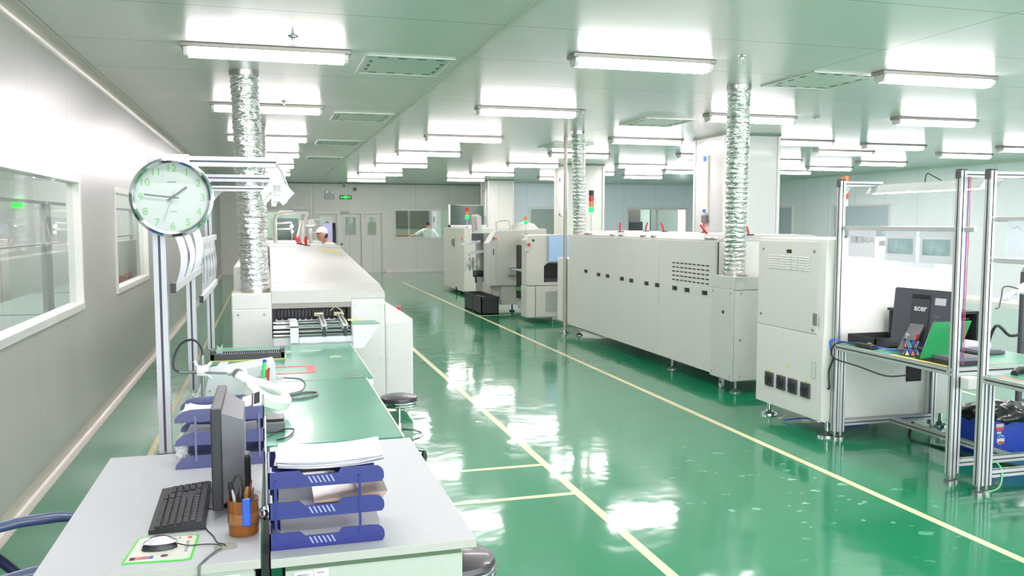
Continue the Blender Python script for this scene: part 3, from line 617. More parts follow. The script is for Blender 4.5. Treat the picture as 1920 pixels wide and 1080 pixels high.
# ------------------------------------------------------------------ mounting machines far right
m1 = thing('chip_mounter', (4.7, 14.1, 0), 'pale mounting machine with a dark feeder opening left of the right oven', 'machine')
mb = MB(); mb.poly([(4.24, .65), (4.24, 1.42), (4.30, 1.50), (5.2, 1.53), (5.2, 1.03), (4.62, 1.03), (4.55, .98), (4.55, .65)], 1, 14.0, 14.3); mb.build('upper_cover', offw, m1)
mb = MB(); mb.box(4.24, 5.2, 14.0, 14.35, .09, .645, bev=.02); mb.box(4.55, 5.2, 14.02, 15.6, .1, .7, bev=.01); mb.box(4.6, 5.2, 14.3, 15.6, 1.1, 1.5, bev=.02); mb.build('base_cabinet', offw, m1)
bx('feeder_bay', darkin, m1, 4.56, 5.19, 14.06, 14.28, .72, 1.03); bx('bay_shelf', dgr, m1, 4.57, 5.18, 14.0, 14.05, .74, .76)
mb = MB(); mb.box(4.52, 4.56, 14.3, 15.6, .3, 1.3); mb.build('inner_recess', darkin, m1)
bx('recess_shelf', lgr, m1, 4.3, 4.55, 14.4, 15.1, .86, .88); bx('recess_tray', green, m1, 4.33, 4.5, 14.5, 15.0, .5, .56)
mb = MB(); mb.box(4.395, 4.402, 13.994, 14.0, .1, .64); mb.box(4.24, 5.2, 13.995, 14.0, .643, .649); mb.build('door_gap', dgr, m1)
bx('blue_cover', skyb, m1, 4.62, 5.1, 13.93, 13.99, 1.06, 1.5)
mb = MB()
for k in range(12): mb.box(4.58, 4.86, 13.992, 14.0, .2 + k * .03, .212 + k * .03)
mb.build('louvres', grey, m1)
MB().lathe([(.001, -.01), (.02, -.01), (.02, 0)], (4.36, 14.0, 1.42), 12, ax='y').build('cam_lock', darkin, m1)
MB().lathe([(.001, -.03), (.028, -.03), (.02, 0)], (4.27, 14.0, 1.35), 12, ax='y').build('stop_button', red, m1); bx('button_box', lgr, m1, 4.2, 4.28, 13.97, 14.02, 1.24, 1.29, bev=.005)
for x in (4.75, 5.1): MB().lathe([(.001, 0), (.06, 0), (.05, .02), (.015, .03), (.015, .1)], (x, 14.12, 0), 12).build('levelling_foot', steel, m1)
m2 = thing('chip_mounter', (4.4, 16.2, 0), 'mounting machine with a slanted orange-button control panel and overhanging cover', 'machine')
mb = MB(); mb.poly([(4.05, .52), (4.05, 1.33), (4.2, 1.56), (5.2, 1.6), (5.2, .52)], 1, 15.85, 16.25); mb.box(4.45, 5.3, 16.2, 16.9, .12, 1.5, bev=.02); mb.build('upper_cover', offw, m2)
MB().poly([(4.045, 1.335), (4.19, 1.56), (4.30, 1.57), (4.19, 1.335)], 1, 15.84, 15.852).build('control_panel', white2, m2)
mb = MB(); mb.lathe([(.001, -.03), (.022, -.03), (.022, 0)], (4.18, 15.84, 1.42), 12, ax='y'); mb.build('start_button', orange, m2); bx('readout', blk, m2, 4.13, 4.14, 15.83, 15.84, 1.38, 1.46)
bx('handle_slot', dgr, m2, 4.13, 4.15, 15.845, 15.85, 1.1, 1.22); bx('panel_joint', grey, m2, 4.19, 4.194, 15.846, 15.85, .53, 1.33)
mb = MB(); mb.box(4.18, 4.5, 16.02, 16.9, .14, .52, bev=.01); mb.box(4.3, 5.0, 15.9, 16.02, .14, .52, bev=.01); mb.build('lower_body', offw, m2)
bx('side_cover', grey, m2, 4.42, 4.66, 15.7, 15.84, .72, .88, bev=.005)
MB().tube([(4.28, 16.1, 1.57), (4.26, 16.1, 1.7), (4.3, 16.1, 1.75), (4.5, 16.1, 1.76), (4.54, 16.1, 1.7), (4.54, 16.1, 1.57)], .018, 8).build('grab_rail', white2, m2)
mb = MB(); mb.lathe([(.001, 0), (.06, 0), (.05, .02), (.015, .03), (.015, .15)], (4.55, 16.0, 0), 12); mb.build('levelling_foot', blk, m2)
fr = thing('feeder_unit', (4.25, 17.2, 0), 'grey reel feeder with monitor, shelves and round reels beside the slanted-panel machine', 'machine')
mb = MB(); mb.box(4.2, 4.5, 17.0, 17.6, .1, 1.52, bev=.03); mb.build('column_body', grey, fr)
MB().poly([(4.02, 1.52), (3.98, 1.88), (4.1, 1.89), (4.17, 1.85), (4.18, 1.52)], 1, 16.95, 17.1).build('monitor_housing', lgr, fr); MB().poly([(4.03, 1.56), (4.0, 1.84), (4.07, 1.84), (4.09, 1.56)], 1, 16.94, 16.951).build('monitor_screen', M('warm_screen', (150, 138, 130), .3), fr)
for z, x in ((1.27, 3.78), (1.07, 3.86)): MB().poly([(x, z), (x + .05, z + .03), (x + .34, z + .1), (x + .34, z + .05)], 1, 16.8, 17.2).build('shelf', lgr, fr)
for x, y in ((3.92, 17.1), (4.06, 17.0)):
    rr = MB().lathe([(.001, -.05), (.14, -.05), (.14, -.04), (.06, -.035), (.06, .035), (.14, .04), (.14, .05), (.001, .05)], (x, y, .88), 24, ax='x').build('component_reel', M('reel_white', (228, 228, 224), .4), fr)
mb = MB(); mb.box(4.0, 4.2, 16.9, 17.0, .62, .75, bev=.01); mb.tube([(4.05, 16.95, .62), (4.06, 16.95, .5)], .02); mb.build('drive_motor', blk, fr)
MB().box(4.05, 4.2, 16.9, 17.3, 1.35, 1.5).build('dark_slot', dgr, fr); MB().box(4.12, 4.15, 16.93, 16.99, 1.52, 1.56).build('status_lamp', ledg, fr)
m3 = thing('board_loader', (4.8, 20.2, 0), 'tall cream loader cabinet with a vertical handle at the far end of the right-hand line', 'machine')
mb = MB(); mb.box(4.45, 5.6, 19.8, 22.2, .07, 1.59, bev=.01); mb.build('body', M('loader_cream', (214, 212, 200), .45), m3)
mb = MB(); mb.tube([(4.44, 20.9, 1.12), (4.44, 20.9, 1.32)], .012, 6); mb.tube([(4.44, 21.1, 1.14), (4.44, 21.1, 1.3)], .012, 6); mb.build('door_handle', dgr, m3)
MB().box(4.43, 4.45, 19.95, 20.0, 1.3, 1.36).build('warning_sticker', orange, m3); bx('nameplate', orange, m3, 4.8, 4.84, 19.79, 19.8, 1.2, 1.24); bx('info_plate', M('plate_red', (190, 150, 140), .5), m3, 4.72, 4.86, 19.79, 19.8, .3, .52)
mb = MB(); 
for x, z in ((4.58, .95), (4.58, .72)): mb.lathe([(.001, -.01), (.015, -.01), (.015, 0)], (x, 19.8, z), 8, ax='y')
mb.build('cover_screw', dgr, m3)
mb = MB(); mb.lathe([(.001, 0), (.08, 0), (.06, .03), (.02, .05), (.02, .1)], (4.5, 20.4, 0), 12); mb.tube([(4.42, 20.4, .03), (4.38, 20.4, .16)], .015); mb.build('levelling_foot', blk, m3)
hd = thing('raised_hood', (5.0, 22.6, 0), 'smoky transparent raised hood panel standing behind the far tower light', 'machine cover')
mb = MB(); mb.box(4.75, 5.68, 22.8, 22.83, 1.65, 2.19, bev=.01); mb.build('smoked_panel', smoke, hd); mb = MB(); mb.box(4.7, 4.75, 22.78, 22.85, 1.6, 2.2); mb.box(4.7, 5.75, 22.78, 22.85, 1.6, 1.65); mb.build('panel_frame', trimw, hd); bx('support', grey, hd, 4.8, 5.7, 22.6, 23.2, 0, 1.6, bev=.02)
MB().lathe([(.001, .26), (.2, .22), (.3, .12), (.33, 0), (.001, 0)], (4.95, 16.55, 1.48), 24).build('dome', white2, m2)
cr = thing('black_crate', (4.15, 16.3, 0), 'black plastic crate on the floor before the slanted-panel machine', 'crate')
def open_box(mb, x0, x1, y0, y1, z0, z1, t=.015, m=0):
    mb.box(x0, x1, y0, y1, z0, z0 + t, m=m); mb.box(x0, x0 + t, y0, y1, z0, z1, m=m); mb.box(x1 - t, x1, y0, y1, z0, z1, m=m); mb.box(x0, x1, y0, y0 + t, z0, z1, m=m); mb.box(x0, x1, y1 - t, y1, z0, z1, m=m); return mb
CR = M('crate_black', (48, 49, 50), .55)
open_box(MB(), 3.82, 4.16, 15.55, 16.95, 0, .33, .02).build('crate_shell', CR, cr)
mb = MB(); mb.box(3.805, 4.17, 15.535, 15.55, .29, .335); mb.box(3.805, 3.82, 15.535, 16.95, .29, .335); mb.box(3.812, 3.82, 16.2, 16.24, 0, .29); mb.build('rim', CR, cr)
bx('crate_content', dgr, cr, 3.86, 4.12, 15.7, 16.8, .02, .27, bev=.03)
# a few far items on the back walls
es = thing('exit_sign', (2.55, YB, 2.5), 'glowing green exit sign on the back wall above the doors', 'sign')
bx('sign_housing', dkgrn, es, 2.36, 2.76, YB - .04, YB, 2.5, 2.63, bev=.004); MB().poly([(2.385, 2.565), (2.43, 2.60), (2.43, 2.578), (2.50, 2.578), (2.50, 2.607), (2.62, 2.607), (2.62, 2.578), (2.69, 2.578), (2.69, 2.60), (2.735, 2.565), (2.69, 2.53), (2.69, 2.552), (2.62, 2.552), (2.62, 2.523), (2.50, 2.523), (2.50, 2.552), (2.43, 2.552), (2.43, 2.53)], 1, YB - .046, YB - .04).build('sign_symbol', exitg, es)
el = thing('emergency_light', (2.0, YB, 2.5), 'white twin-spot emergency light left of the exit sign', 'lamp')
bx('housing', lgr, el, 1.88, 2.18, YB - .07, YB, 2.5, 2.66, bev=.01)
for x in (1.93, 2.12): hl = MB().lathe([(.001, 0), (.05, 0), (.055, .05), (.03, .08), (.001, .08)], (x, YB - .1, 2.73), 14, ax='y').build('spot_head', lgr, el); MB().lathe([(.001, 0), (.04, 0), (.04, .002)], (x, YB - .104, 2.73), 12, ax='y').build('spot_lens', M('lens', (250, 250, 245), .2), hl)
sc_ = thing('security_camera', (2.87, YB, 2.75), 'small dark security camera on the back wall right of the exit sign', 'camera')
MB().tube([(2.87, YB, 2.8), (2.87, YB - .1, 2.82)], .02, 8).build('bracket', lgr, sc_); MB().tube([(2.87, YB - .03, 2.84), (2.87, YB - .2, 2.83)], .05, 12).build('housing', dgr, sc_)
sd = thing('smoke_detector', (2.5, YB - .2, H), 'tiny ceiling-mounted detector just above the exit sign', 'detector'); MB().lathe([(.001, 0), (.06, 0), (.06, -.04), (.04, -.07), (.001, -.08)], (2.5, YB - .2, H), 14).build('housing', lgr, sd); bx('mount', mgr, sd, 2.47, 2.53, YB - .22, YB - .18, H - .14, H - .08, bev=.01)
# fittings on the columns
for n_, (x, y, lab) in enumerate(((6.47, 11.95, 'white thermometer board with blue ends on the big near column'), (6.52, 18.9, 'white thermometer board with blue ends on the middle column'), (6.57, 26.3, 'white thermometer board with blue ends on the farthest column'))):
    g_ = thing('gauge_board', (x, y, 1.8), lab, 'sign', 'gauge boards on the columns'); bx('board', M('board_white', (232, 228, 214), .4), g_, x, x + .03, y - .09, y + .05, 1.88, 2.75); bx('blue_end', signblue, g_, x - .003, x, y - .06, y + .04, 2.66, 2.74); bx('blue_foot', signblue, g_, x - .003, x, y - .06, y + .04, 1.885, 1.93)
sw = thing('switch_box', (6.47, 11.8, 1.7), 'small dark switch below the gauge board on the big column', 'switch'); bx('switch_plate', mgr, sw, 6.45, 6.5, 11.85, 12.0, 1.72, 1.84, bev=.006)
mb = MB(); mb.box(6.53, 6.8, 11.37, 11.4, 1.5, 1.8, bev=.004); mb.box(6.56, 6.77, 11.365, 11.37, 1.53, 1.77)
tag(mb.build('access_hatch', M('hatch', (206, 204, 188), .45)), 'small beige access hatch low on the big column behind the duct', 'hatch')
bt = thing('booth_terminal', (11.9, YB2 + .6, 0), 'dark hooded machine seen through the left pane of the wide blue wall window', 'terminal'); bx('hood', dgr, bt, 12.0, 12.7, 27.8, 28.2, 1.2, 1.75, bev=.04); bx('stand', mgr, bt, 12.2, 12.5, 27.9, 28.1, 0, 1.2)
for x0, x1, n_ in ((14.2, 15.1, 'left'),): pass
nb = []
for i, (y0, y1) in enumerate(((22.6, 24.4), (18.4, 20.6))):
    r = sthing('door_%d' % (i + 4), (XR, y0, 0)); bx('door_leaf', M('door_blue_grey', (188, 200, 208), .4), r, XR - .03, XR, y0, y1, 0, 2.15, bev=.005)
    mb = MB(); mb.box(XR - .045, XR, y0 - .05, y0, 0, 2.15); mb.box(XR - .045, XR, y1, y1 + .05, 0, 2.15); mb.box(XR - .045, XR, y0 - .05, y1 + .05, 2.15, 2.2); mb.build('door_frame', trimw, r)

# ------------------------------------------------------------------ right-hand workbenches
def right_bench(y0, y1, x1, lab, front_legs=True, posts=()):
    t = thing('workbench', (4.7, (y0 + y1) / 2, 0), lab, 'workbench')
    bx('tabletop', mat_g, t, 4.345, x1 - .02, y0 + .02, y1 - .02, .755, .775, bev=.002)
    mb = MB(); mb.extr((4.345, y0 + .043, .748), (4.345, y1 - .043, .748), .048); mb.extr((x1 - .02, y0 + .043, .748), (x1 - .02, y1 - .043, .748), .048); mb.extr((4.32, y0 + .02, .748), (x1 + .003, y0 + .02, .748), .048); mb.extr((4.32, y1 - .02, .748), (x1 + .003, y1 - .02, .748), .048); mb.build('top_frame', [alu, alud], t)
    for x in (4.395, x1 - .02):
        for y in (y0 + .02, y1 - .02):
            lg = MB().extr((x, y, .06), (x, y, .71), .045).build('leg', [alu, alud], t)
            MB().lathe([(.001, 0), (.035, 0), (.035, .018), (.012, .025), (.012, .06)], (x, y, 0), 16).build('levelling_foot', steel, lg)
    for y in (y0 + .02, y1 - .02): MB().extr((4.42, y, .13), (x1 - .04, y, .13), .045).build('cross_brace', [alu, alud], t)
    MB().extr((4.87, y0 + .04, .13), (4.87, y1 - .04, .13), .045).build('long_brace', [alu, alud], t)
    return t
def post(t, x, y, z1=2.06, arm=.45, w=.045):
    p_ = MB().extr((x, y, .06), (x, y, z1), w).build('post', [alu, alud], t)
    MB().lathe([(.001, 0), (.035, 0), (.035, .018), (.012, .025), (.012, .06)], (x, y, 0), 16).build('levelling_foot', steel, p_)
    MB().box(x - .024, x + .024, y - .024, y + .024, z1, z1 + .012, bev=.002).build('end_cap', dgr, p_)
    MB().box(x - .03, x - .022, y - .022, y + .022, z1 - .05, z1, bev=.002).build('corner_cap', dgr, p_)
    a = MB().extr((x + .022, y, z1 - .025), (x + arm, y, z1 - .025), w * .9).build('cantilever_arm', [alu, alud], t)
    MB().poly([(x + .022, z1 - .05), (x + .09, z1 - .05), (x + .022, z1 - .12)], 1, y - .012, y + .012).build('corner_bracket', steel, a)
    return p_
b1 = right_bench(4.6, 5.83, 5.3, 'green-topped aluminium workbench beside the white cabinet, holding the all-in-one computer')
post(b1, 4.35, 5.82, 2.06, .37); post(b1, 4.345, 4.6, 2.07, .45)
b2 = right_bench(2.95, 4.37, 5.35, 'nearer green-topped aluminium workbench cut off by the right edge of the picture')
post(b2, 4.335, 4.35, 2.055, .9); post(b2, 4.335, 2.97, 2.055, .9)
def rail(t, x, z, y0, y1, w=.032): return MB().box(x - .012, x + .012, y0, y1, z - w / 2, z + w / 2, bev=.003).build('paper_rail', alu, t)
rail(b1, 4.378, 1.69, 4.5, 5.84); rail(b2, 4.37, 1.755, 3.0, 4.36); rail(b2, 4.37, 1.50, 3.0, 4.36)
for z in (1.755, 1.50): MB().box(4.325, 4.378, 4.33, 4.36, z - .02, z + .02).build('rail_clip', steel, b2)
bx('control_switch', M('switch_white', (222, 224, 220), .4), b1, 4.37, 4.46, 4.5, 4.57, .64, .725, bev=.008)
def tube_light(name, x, y0, y1, z, lab):
    t = thing(name, (x, (y0 + y1) / 2, z), lab, 'lamp'); 
    MB().poly([(x - .075, z - .02), (x - .02, z + .045), (x + .02, z + .045), (x + .075, z - .02), (x + .068, z - .022), (x + .018, z + .035), (x - .018, z + .035), (x - .068, z - .022)], 1, y0, y1).build('reflector', M('reflector_white', (232, 233, 230), .35), t)
    MB().tube([(x, y0 + .03, z - .012), (x, y1 - .03, z - .012)], .014, 12).build('fluorescent_tube', taskm if x < 2 else M('bench_tube_glow', (255, 252, 255), .4, emis=9), t)
    for y in (y0 + .02, y1 - .02): MB().box(x - .018, x + .018, y - .015, y + .015, z - .03, z + .035, bev=.004).build('lamp_holder', lgr, t)
    return t
t1 = tube_light('bench_light', 4.68, 4.72, 5.86, 1.985, 'long tube light hanging over the bench with the all-in-one computer')
MB().box(4.64, 4.72, 5.83, 5.85, 2.02, 2.045).build('hanger', steel, t1)
t2 = tube_light('bench_light', 4.62, 3.05, 4.3, 1.965, 'tube light over the nearest right-hand bench, only its end seen'); MB().box(4.56, 4.68, 4.28, 4.3, 1.98, 2.02).build('hanger', grey, t2)
# hanging papers on the rail (AOI inspection area, seen from behind)
hp = thing('hanging_notice', (4.36, 5.58, 1.48), 'thin sheet with mirrored inspection-area lettering hanging nearest the corner post', 'notice')
sheet = thin_material('thin_sheet', (226, 226, 232), .8)
bx('sheet', sheet, hp, 4.360, 4.3615, 5.42, 5.73, 1.47, 1.675); text('lettering', 'AOI检测区', .06, (4.3585, 5.575, 1.60), RX, M('faint_ink', (168, 168, 174), .6), hp, sx=-.95)
for i, (a, c, lb) in enumerate(((5.0, 5.32, 'printed process sheet hanging from the rail, middle of the three'), (4.66, 4.97, 'printed process sheet hanging from the rail right beside the second post'))):
    pr = thing('process_sheet', (4.36, (a + c) / 2, 1.46), lb, 'notice', 'process sheets on the rail'); bx('sheet', sheet, pr, 4.360, 4.3615, a, c, 1.455, 1.675)
    mb = MB(); mb.box(4.3585, 4.3600, a + .03, (a + c) / 2 - .002, 1.51, 1.62); mb.box(4.3585, 4.3600, (a + c) / 2 + .002, c - .03, 1.51, 1.62); mb.build('photo_print', M('photo_teal', (190, 214, 218), .5, var=.35, bscale=14), pr)
    MB().ball((4.358, a + .2, 1.56), .008, (.2, 1, 1.6)).build('photo_mark', paper, pr)
pb = thing('plastic_sleeve', (4.40, 4.95, 1.43), 'lavender translucent sleeve tail hanging below the two process sheets', 'sleeve'); bx('sleeve', clear, pb, 4.385, 4.388, 4.85, 5.18, 1.42, 1.47)
sk = thing('wall_socket', (4.39, 5.38, 1.6), 'small grey tag between the hanging sheets', 'tag'); bx('plate', lgr, sk, 4.383, 4.39, 5.34, 5.41, 1.56, 1.60); MB().lathe([(.001, -.003), (.004, -.003), (.004, 0)], (4.383, 5.375, 1.66), 8, ax='x').build('screw', steel, sk)
pz = thing('process_sheet', (4.35, 4.1, 1.54), 'pale clear-covered sheet hanging on the nearest right-hand bench rail', 'notice'); bx('sheet', clear, pz, 4.352, 4.354, 3.9, 4.23, 1.53, 1.745)
MB().tube([(4.345, 4.2, 1.72), (4.345, 4.17, 1.70), (4.345, 4.15, 1.715), (4.345, 4.11, 1.69)], .004, 6).build('tape_curl', paper, pz)
wr = thing('red_blue_wire', (4.36, 4.62, 1.2), 'red and blue wires clipped down the second aluminium post', 'wire')
MB().tube([(4.375, 4.57, 2.03), (4.38, 4.572, 1.9), (4.375, 4.57, 1.5), (4.376, 4.572, 1.1), (4.375, 4.57, .8)], .004, 6).build('wire', M('wire_purple', (110, 60, 150), .4), wr)
MB().tube([(4.385, 4.565, 2.03), (4.388, 4.565, 1.7), (4.384, 4.565, 1.3), (4.386, 4.565, .8)], .003, 6).build('wire', red, wr)
wr2 = thing('stray_wire', (4.66, 5.3, 2.03), 'short black and red wires sticking up above the tube light', 'wire'); MB().tube([(4.66, 5.28, 2.03), (4.66, 5.26, 2.09), (4.66, 5.2, 2.07), (4.66, 5.12, 2.035)], .004, 6).build('wire', blk, wr2)

# all-in-one computer (its back towards the aisle)
ac = thing('all_in_one_computer', (0, 0, 0), 'black all-in-one computer seen from behind on the right-hand bench', 'computer')
mb = MB(); mb.poly([(-.255, -.02), (-.26, .37), (-.25, .385), (.25, .385), (.26, .37), (.255, -.02), (.245, -.03), (-.245, -.03)], 1, -.018, .014); mb.build('back_cover', M('aio_black', (78, 78, 88), .4), ac)
bx('screen', blk, ac, -.24, .24, .014, .016, 0, .365)
bx('centre_spine', M('aio_spine', (62, 62, 70), .4), ac, -.09, .06, -.032, -.016, .02, .31, bev=.004); bx('vent_slot', blk2, ac, -.085, .055, -.034, -.028, .312, .345)
MB().poly([(-.034, .13), (-.14, -.065), (-.155, -.065), (-.155, -.07), (-.13, -.075), (-.02, .12)], 0, -.075, .045).build('stand', dgr, ac)
text('brand_lettering', 'acer', .062, (-.005, -.0335, .245), RY, M('logo_silver', (225, 225, 230), .3), ac, bold=.0012)
bx('label_sticker', paper, ac, .10, .19, -.0195, -.0175, .28, .33); bx('label_sticker', M('pale_green_label', (206, 226, 200), .5), ac, .10, .155, -.0195, -.0175, .035, .07)
mb = MB(); 
for z_, x_ in ((.2, .04), (.19, .06), (.165, .03), (.147, .03)): mb.box(.10, .10 + x_, -.0195, -.0178, z_, z_ + .006)
mb.build('fine_print', mgr, ac)
ac.location = (4.56, 5.15, .865); ac.rotation_euler = (math.radians(-6), 0, math.radians(-82))
bp = thing('pen_cup', (0, 0, 0), 'pen cup with blue, pink and cream triangles on the right-hand bench', 'pen cup')
mb = MB(); fs = 8; rA, rB, rC = .044, .040, .044
def cupquad(mb, k, z0, z1, r0, r1): pass
zs = [(0, .042), (.05, .036), (.1, .042)]; 
for j in range(2):
    (z0, r0), (z1, r1) = zs[j], zs[j + 1]
    for k in range(fs):
        a0, a1, am_ = 2 * PI * k / fs, 2 * PI * (k + 1) / fs, 2 * PI * (k + .5) / fs
        P = lambda a, r, z: (r * math.cos(a), r * math.sin(a), z)
        if j == 0: tri = [((a0, r0, z0), (a1, r0, z0), (am_, r1, z1), 1 + (k % 2) * 2), ((am_ - PI / fs * 2, r1, z1), (am_, r1, z1), (a0, r0, z0), 2)]
        else: tri = [((am_ - PI / fs * 2, r0, z0), (am_, r0, z0), (a0, r1, z1), 3 + (k % 2)), ((a0, r1, z1), (a1, r1, z1), (am_, r0, z0), 2 if k % 2 else 4)]
        for A_, B_, C_, mi in tri:
            pts = [Vector(P(*q_)) for q_ in (A_, B_, C_)]; c_ = sum(pts, Vector()) / 3
            mb.bm.faces.new([mb.bm.verts.new(v) for v in pts]).material_index = 0
            o_ = c_.normalized() * .0; out = Vector((c_.x, c_.y, 0)).normalized() * .0012
            mb.bm.faces.new([mb.bm.verts.new(c_ + (v - c_) * .74 + out) for v in pts]).material_index = mi
mb.lathe([(.001, 0), (.042, 0)], seg=16)
mb.build('cup', [blk, M('tri_cream', (236, 226, 170), .5), M('tri_blue', (60, 100, 210), .5), M('tri_pink', (240, 130, 130), .5), M('tri_cyan', (100, 180, 215), .5)], bp)
for dx, dy, l_, m_ in ((.01, -.01, .135, red), (-.015, 0, .14, lgr), (.0, .012, .13, M('pen_pale', (220, 224, 190), .5)), (-.02, -.012, .13, M('pen_grey', (120, 130, 150), .4))):
    MB().tube([(dx, dy, .01), (dx * 2, dy * 2, l_)], .006, 8).build('pen', m_, bp)
bp.location = (4.45, 5.12, .777); bp.scale = (1.3, 1.3, 1.15)
bt_ = thing('parts_tray', (4.75, 5.95, .777), 'low black parts tray at the far corner of the computer bench', 'tray'); open_box(MB(), 4.42, 4.78, 5.46, 5.78, .777, .855, .008).build('tray_shell', blk, bt_); bx('label', paper, bt_, 4.412, 4.42, 5.5, 5.54, .80, .815)
vb = thing('open_black_case', (5.0, 5.6, .777), 'open black equipment case behind the parts tray', 'case')
mb = MB(); mb.box(4.82, 5.28, 5.36, 5.38, .777, .79); mb.box(4.82, 5.28, 5.78, 5.8, .777, 1.04); mb.box(4.9, 4.92, 5.4, 5.8, .777, .99) if False else None; mb.box(5.26, 5.28, 5.36, 5.8, .777, 1.04); mb.box(4.80, 5.28, 5.36, 5.8, 1.03, 1.05); mb.box(4.82, 5.28, 5.36, 5.8, .777, .787); mb.build('case_shell', blk, vb)
mb = MB(); mb.box(4.86, 5.25, 5.42, 5.77, .98, .99); mb.box(4.88, 5.25, 5.44, 5.77, .90, .91); mb.build('case_shelf', M('case_shelf', (120, 110, 96), .4, .4), vb)
MB().tube([(4.85, 5.62, .79), (4.83, 5.6, .87), (4.86, 5.5, .905), (4.95, 5.4, .90), (5.1, 5.3, .9)], .016, 8).build('flex_hose', dgr, vb)
gs = thing('green_divider', (0, 0, 0), 'leaning green plastic board between the computer and the second post', 'board')
MB().poly([(0, 0), (.07, .255), (.34, .265), (.27, .02)], 1, -.003, .003).build('board', green, gs); gs.location = (4.30, 4.86, .80); gs.rotation_euler = (.12, 0, math.radians(-12))
cb = thing('board_fixture', (4.5, 4.9, .777), 'black and grey fixture with clipped corners lying under the green board', 'fixture')
def fixture(t, x0, x1, y0, y1, z):
    MB().poly([(x0, y0 + .03), (x0 + .03, y0), (x1, y0), (x1, y1 - .03), (x1 - .03, y1), (x0, y1)], 2, z, z + .028).build('base', blk, t); MB().poly([(x0 + .02, y0 + .06), (x0 + .06, y0 + .03), (x1 - .02, y0 + .03), (x1 - .02, y1 - .05), (x0 + .02, y1 - .05)], 2, z + .028, z + .052).build('lid', mgr, t)
fixture(cb, 4.37, 4.66, 4.63, 4.98, .777)
cb2 = thing('board_fixture', (4.8, 4.1, .777), 'large black and grey fixture with clipped corners at the right edge of the picture', 'fixture'); fixture(cb2, 4.62, 5.1, 4.16, 4.36, .777); MB().tube([(4.5, 4.27, .785), (4.56, 4.3, .80), (4.62, 4.3, .80)], .022, 10).build('knob', blk, cb2)
kb2 = thing('small_keyboard', (5.05, 5.1, .777), 'small black keypad behind the green board on the computer bench', 'keyboard'); bx('keypad_base', dgr, kb2, 4.92, 5.16, 4.98, 5.2, .777, .80, bev=.006); bx('keypad_top', M('kp', (88, 92, 104), .4), kb2, 4.94, 5.14, 5.0, 5.17, .80, .806)
ws = thing('white_binder', (5.1, 5.4, .777), 'white binder lying behind the small keypad', 'binder'); MB().poly([(4.97, .777), (5.27, .777), (5.27, .82), (4.99, .86)], 1, 5.22, 5.38).build('cover', paper, ws)
mc = thing('desk_clamp_arm', (5.2, 5.05, .777), 'black bent clamp arm behind the second post', 'clamp'); MB().tube([(5.0, 5.0, .81), (4.98, 4.9, 1.0), (5.08, 4.88, .93), (5.2, 4.9, .93)], .011, 8).build('arm', blk, mc)
bc = thing('power_cable', (4.5, 5.5, .777), 'bright blue network cable across the far half of the computer bench', 'cable'); MB().tube([(4.33, 5.86, .70), (4.31, 5.84, .80), (4.37, 5.72, .792), (4.42, 5.45, .79), (4.52, 5.3, .786), (4.72, 5.2, .8), (4.78, 5.02, .9), (4.7, 4.95, .86)], .006, 6).build('cable', M('cable_bright', (40, 110, 235), .4), bc)
pa = thing('power_adapter', (4.4, 5.55, .777), 'black power adapter with its lead on the bench edge by the corner post', 'adapter'); bx('adapter_box', blk, pa, 4.36, 4.41, 5.43, 5.62, .777, .81, bev=.006)
MB().tube([(4.385, 5.62, .79), (4.34, 5.76, .79), (4.31, 5.82, .74), (4.31, 5.8, .66), (4.31, 5.5, .64), (4.31, 5.2, .62), (4.33, 5.0, .66)], .006, 6).build('lead', blk, pa)
MB().tube([(4.31, 5.8, .66), (4.30, 5.84, .55), (4.30, 5.83, .42), (4.31, 5.86, .4)], .008, 6).build('hanging_lead', blk, pa)
ct = thing('cable_tangle', (4.6, 5.3, .777), 'tangle of black leads behind the pen cup', 'cable')
mb = MB(); rnd = random.Random(3)
for k in range(6): mb.tube([(4.5 + rnd.random() * .25, 5.15 + rnd.random() * .2, .783 + rnd.random() * .03) for _ in range(6)], .006, 6)
mb.build('leads', blk, ct)
for a, lb in (((4.33, 4.37, 4.66, 5.2), 'yellow tape strip along the edge of the computer bench'), ((4.41, 4.75, 5.4, 5.43), 'yellow tape strip across the computer bench beside the parts tray')):
    tag(MB().box(*a, .7755, .7762).build('yellow_tape', yellow), lb, 'tape')
mb = MB(); mb.box(4.38, 4.9, 4.105, 4.12, .7755, .7762); mb.box(4.38, 4.41, 4.12, 4.3, .7755, .7762); tag(mb.build('pink_tape', pink), 'pink tape outline on the nearest right-hand bench', 'tape')
mb = MB(); mb.box(4.42, 4.9, 4.36 + .3, 4.67, .7755, .7762); tag(mb.build('pink_tape', pink), 'pink tape line on the computer bench beside the second post', 'tape')
cc = thing('coiled_cord', (4.45, 4.45, .1), 'thin coiled cord hanging between the two right-hand benches', 'cord')
pts = []; 
for i in range(260): 
    t_ = i / 259; a = t_ * 2 * PI * 26; pts.append((4.50 + .008 * math.cos(a) - .03 * t_, 4.5 + .008 * math.sin(a), .55 - .38 * t_))
mb = MB(); mb.tube([(4.47, 4.5, .76), (4.5, 4.5, .62)] + pts + [(4.42, 4.46, .15), (4.44, 4.42, .13)], .0028, 5); mb.build('cord', dgr, cc)
fc = tag(MB().tube([(4.87, 5.55, .16), (4.9, 5.6, .01), (4.95, 5.3, .01), (4.95, 5.0, .01), (5.1, 4.75, .01)], .012, 8).build('floor_cable', M('cable_dark_green', (20, 50, 40), .5)), 'dark cable lying on the floor under the computer bench', 'cable')
fc2 = tag(MB().tube([(4.36, 4.32, .02), (4.45, 4.3, .05), (4.5, 4.33, .14), (4.47, 4.35, .2), (4.42, 4.36, .19)], .005, 6).build('green_wire', M('wire_mint', (120, 210, 150), .4)), 'thin pale green earth wire at the foot of the nearest post', 'wire')
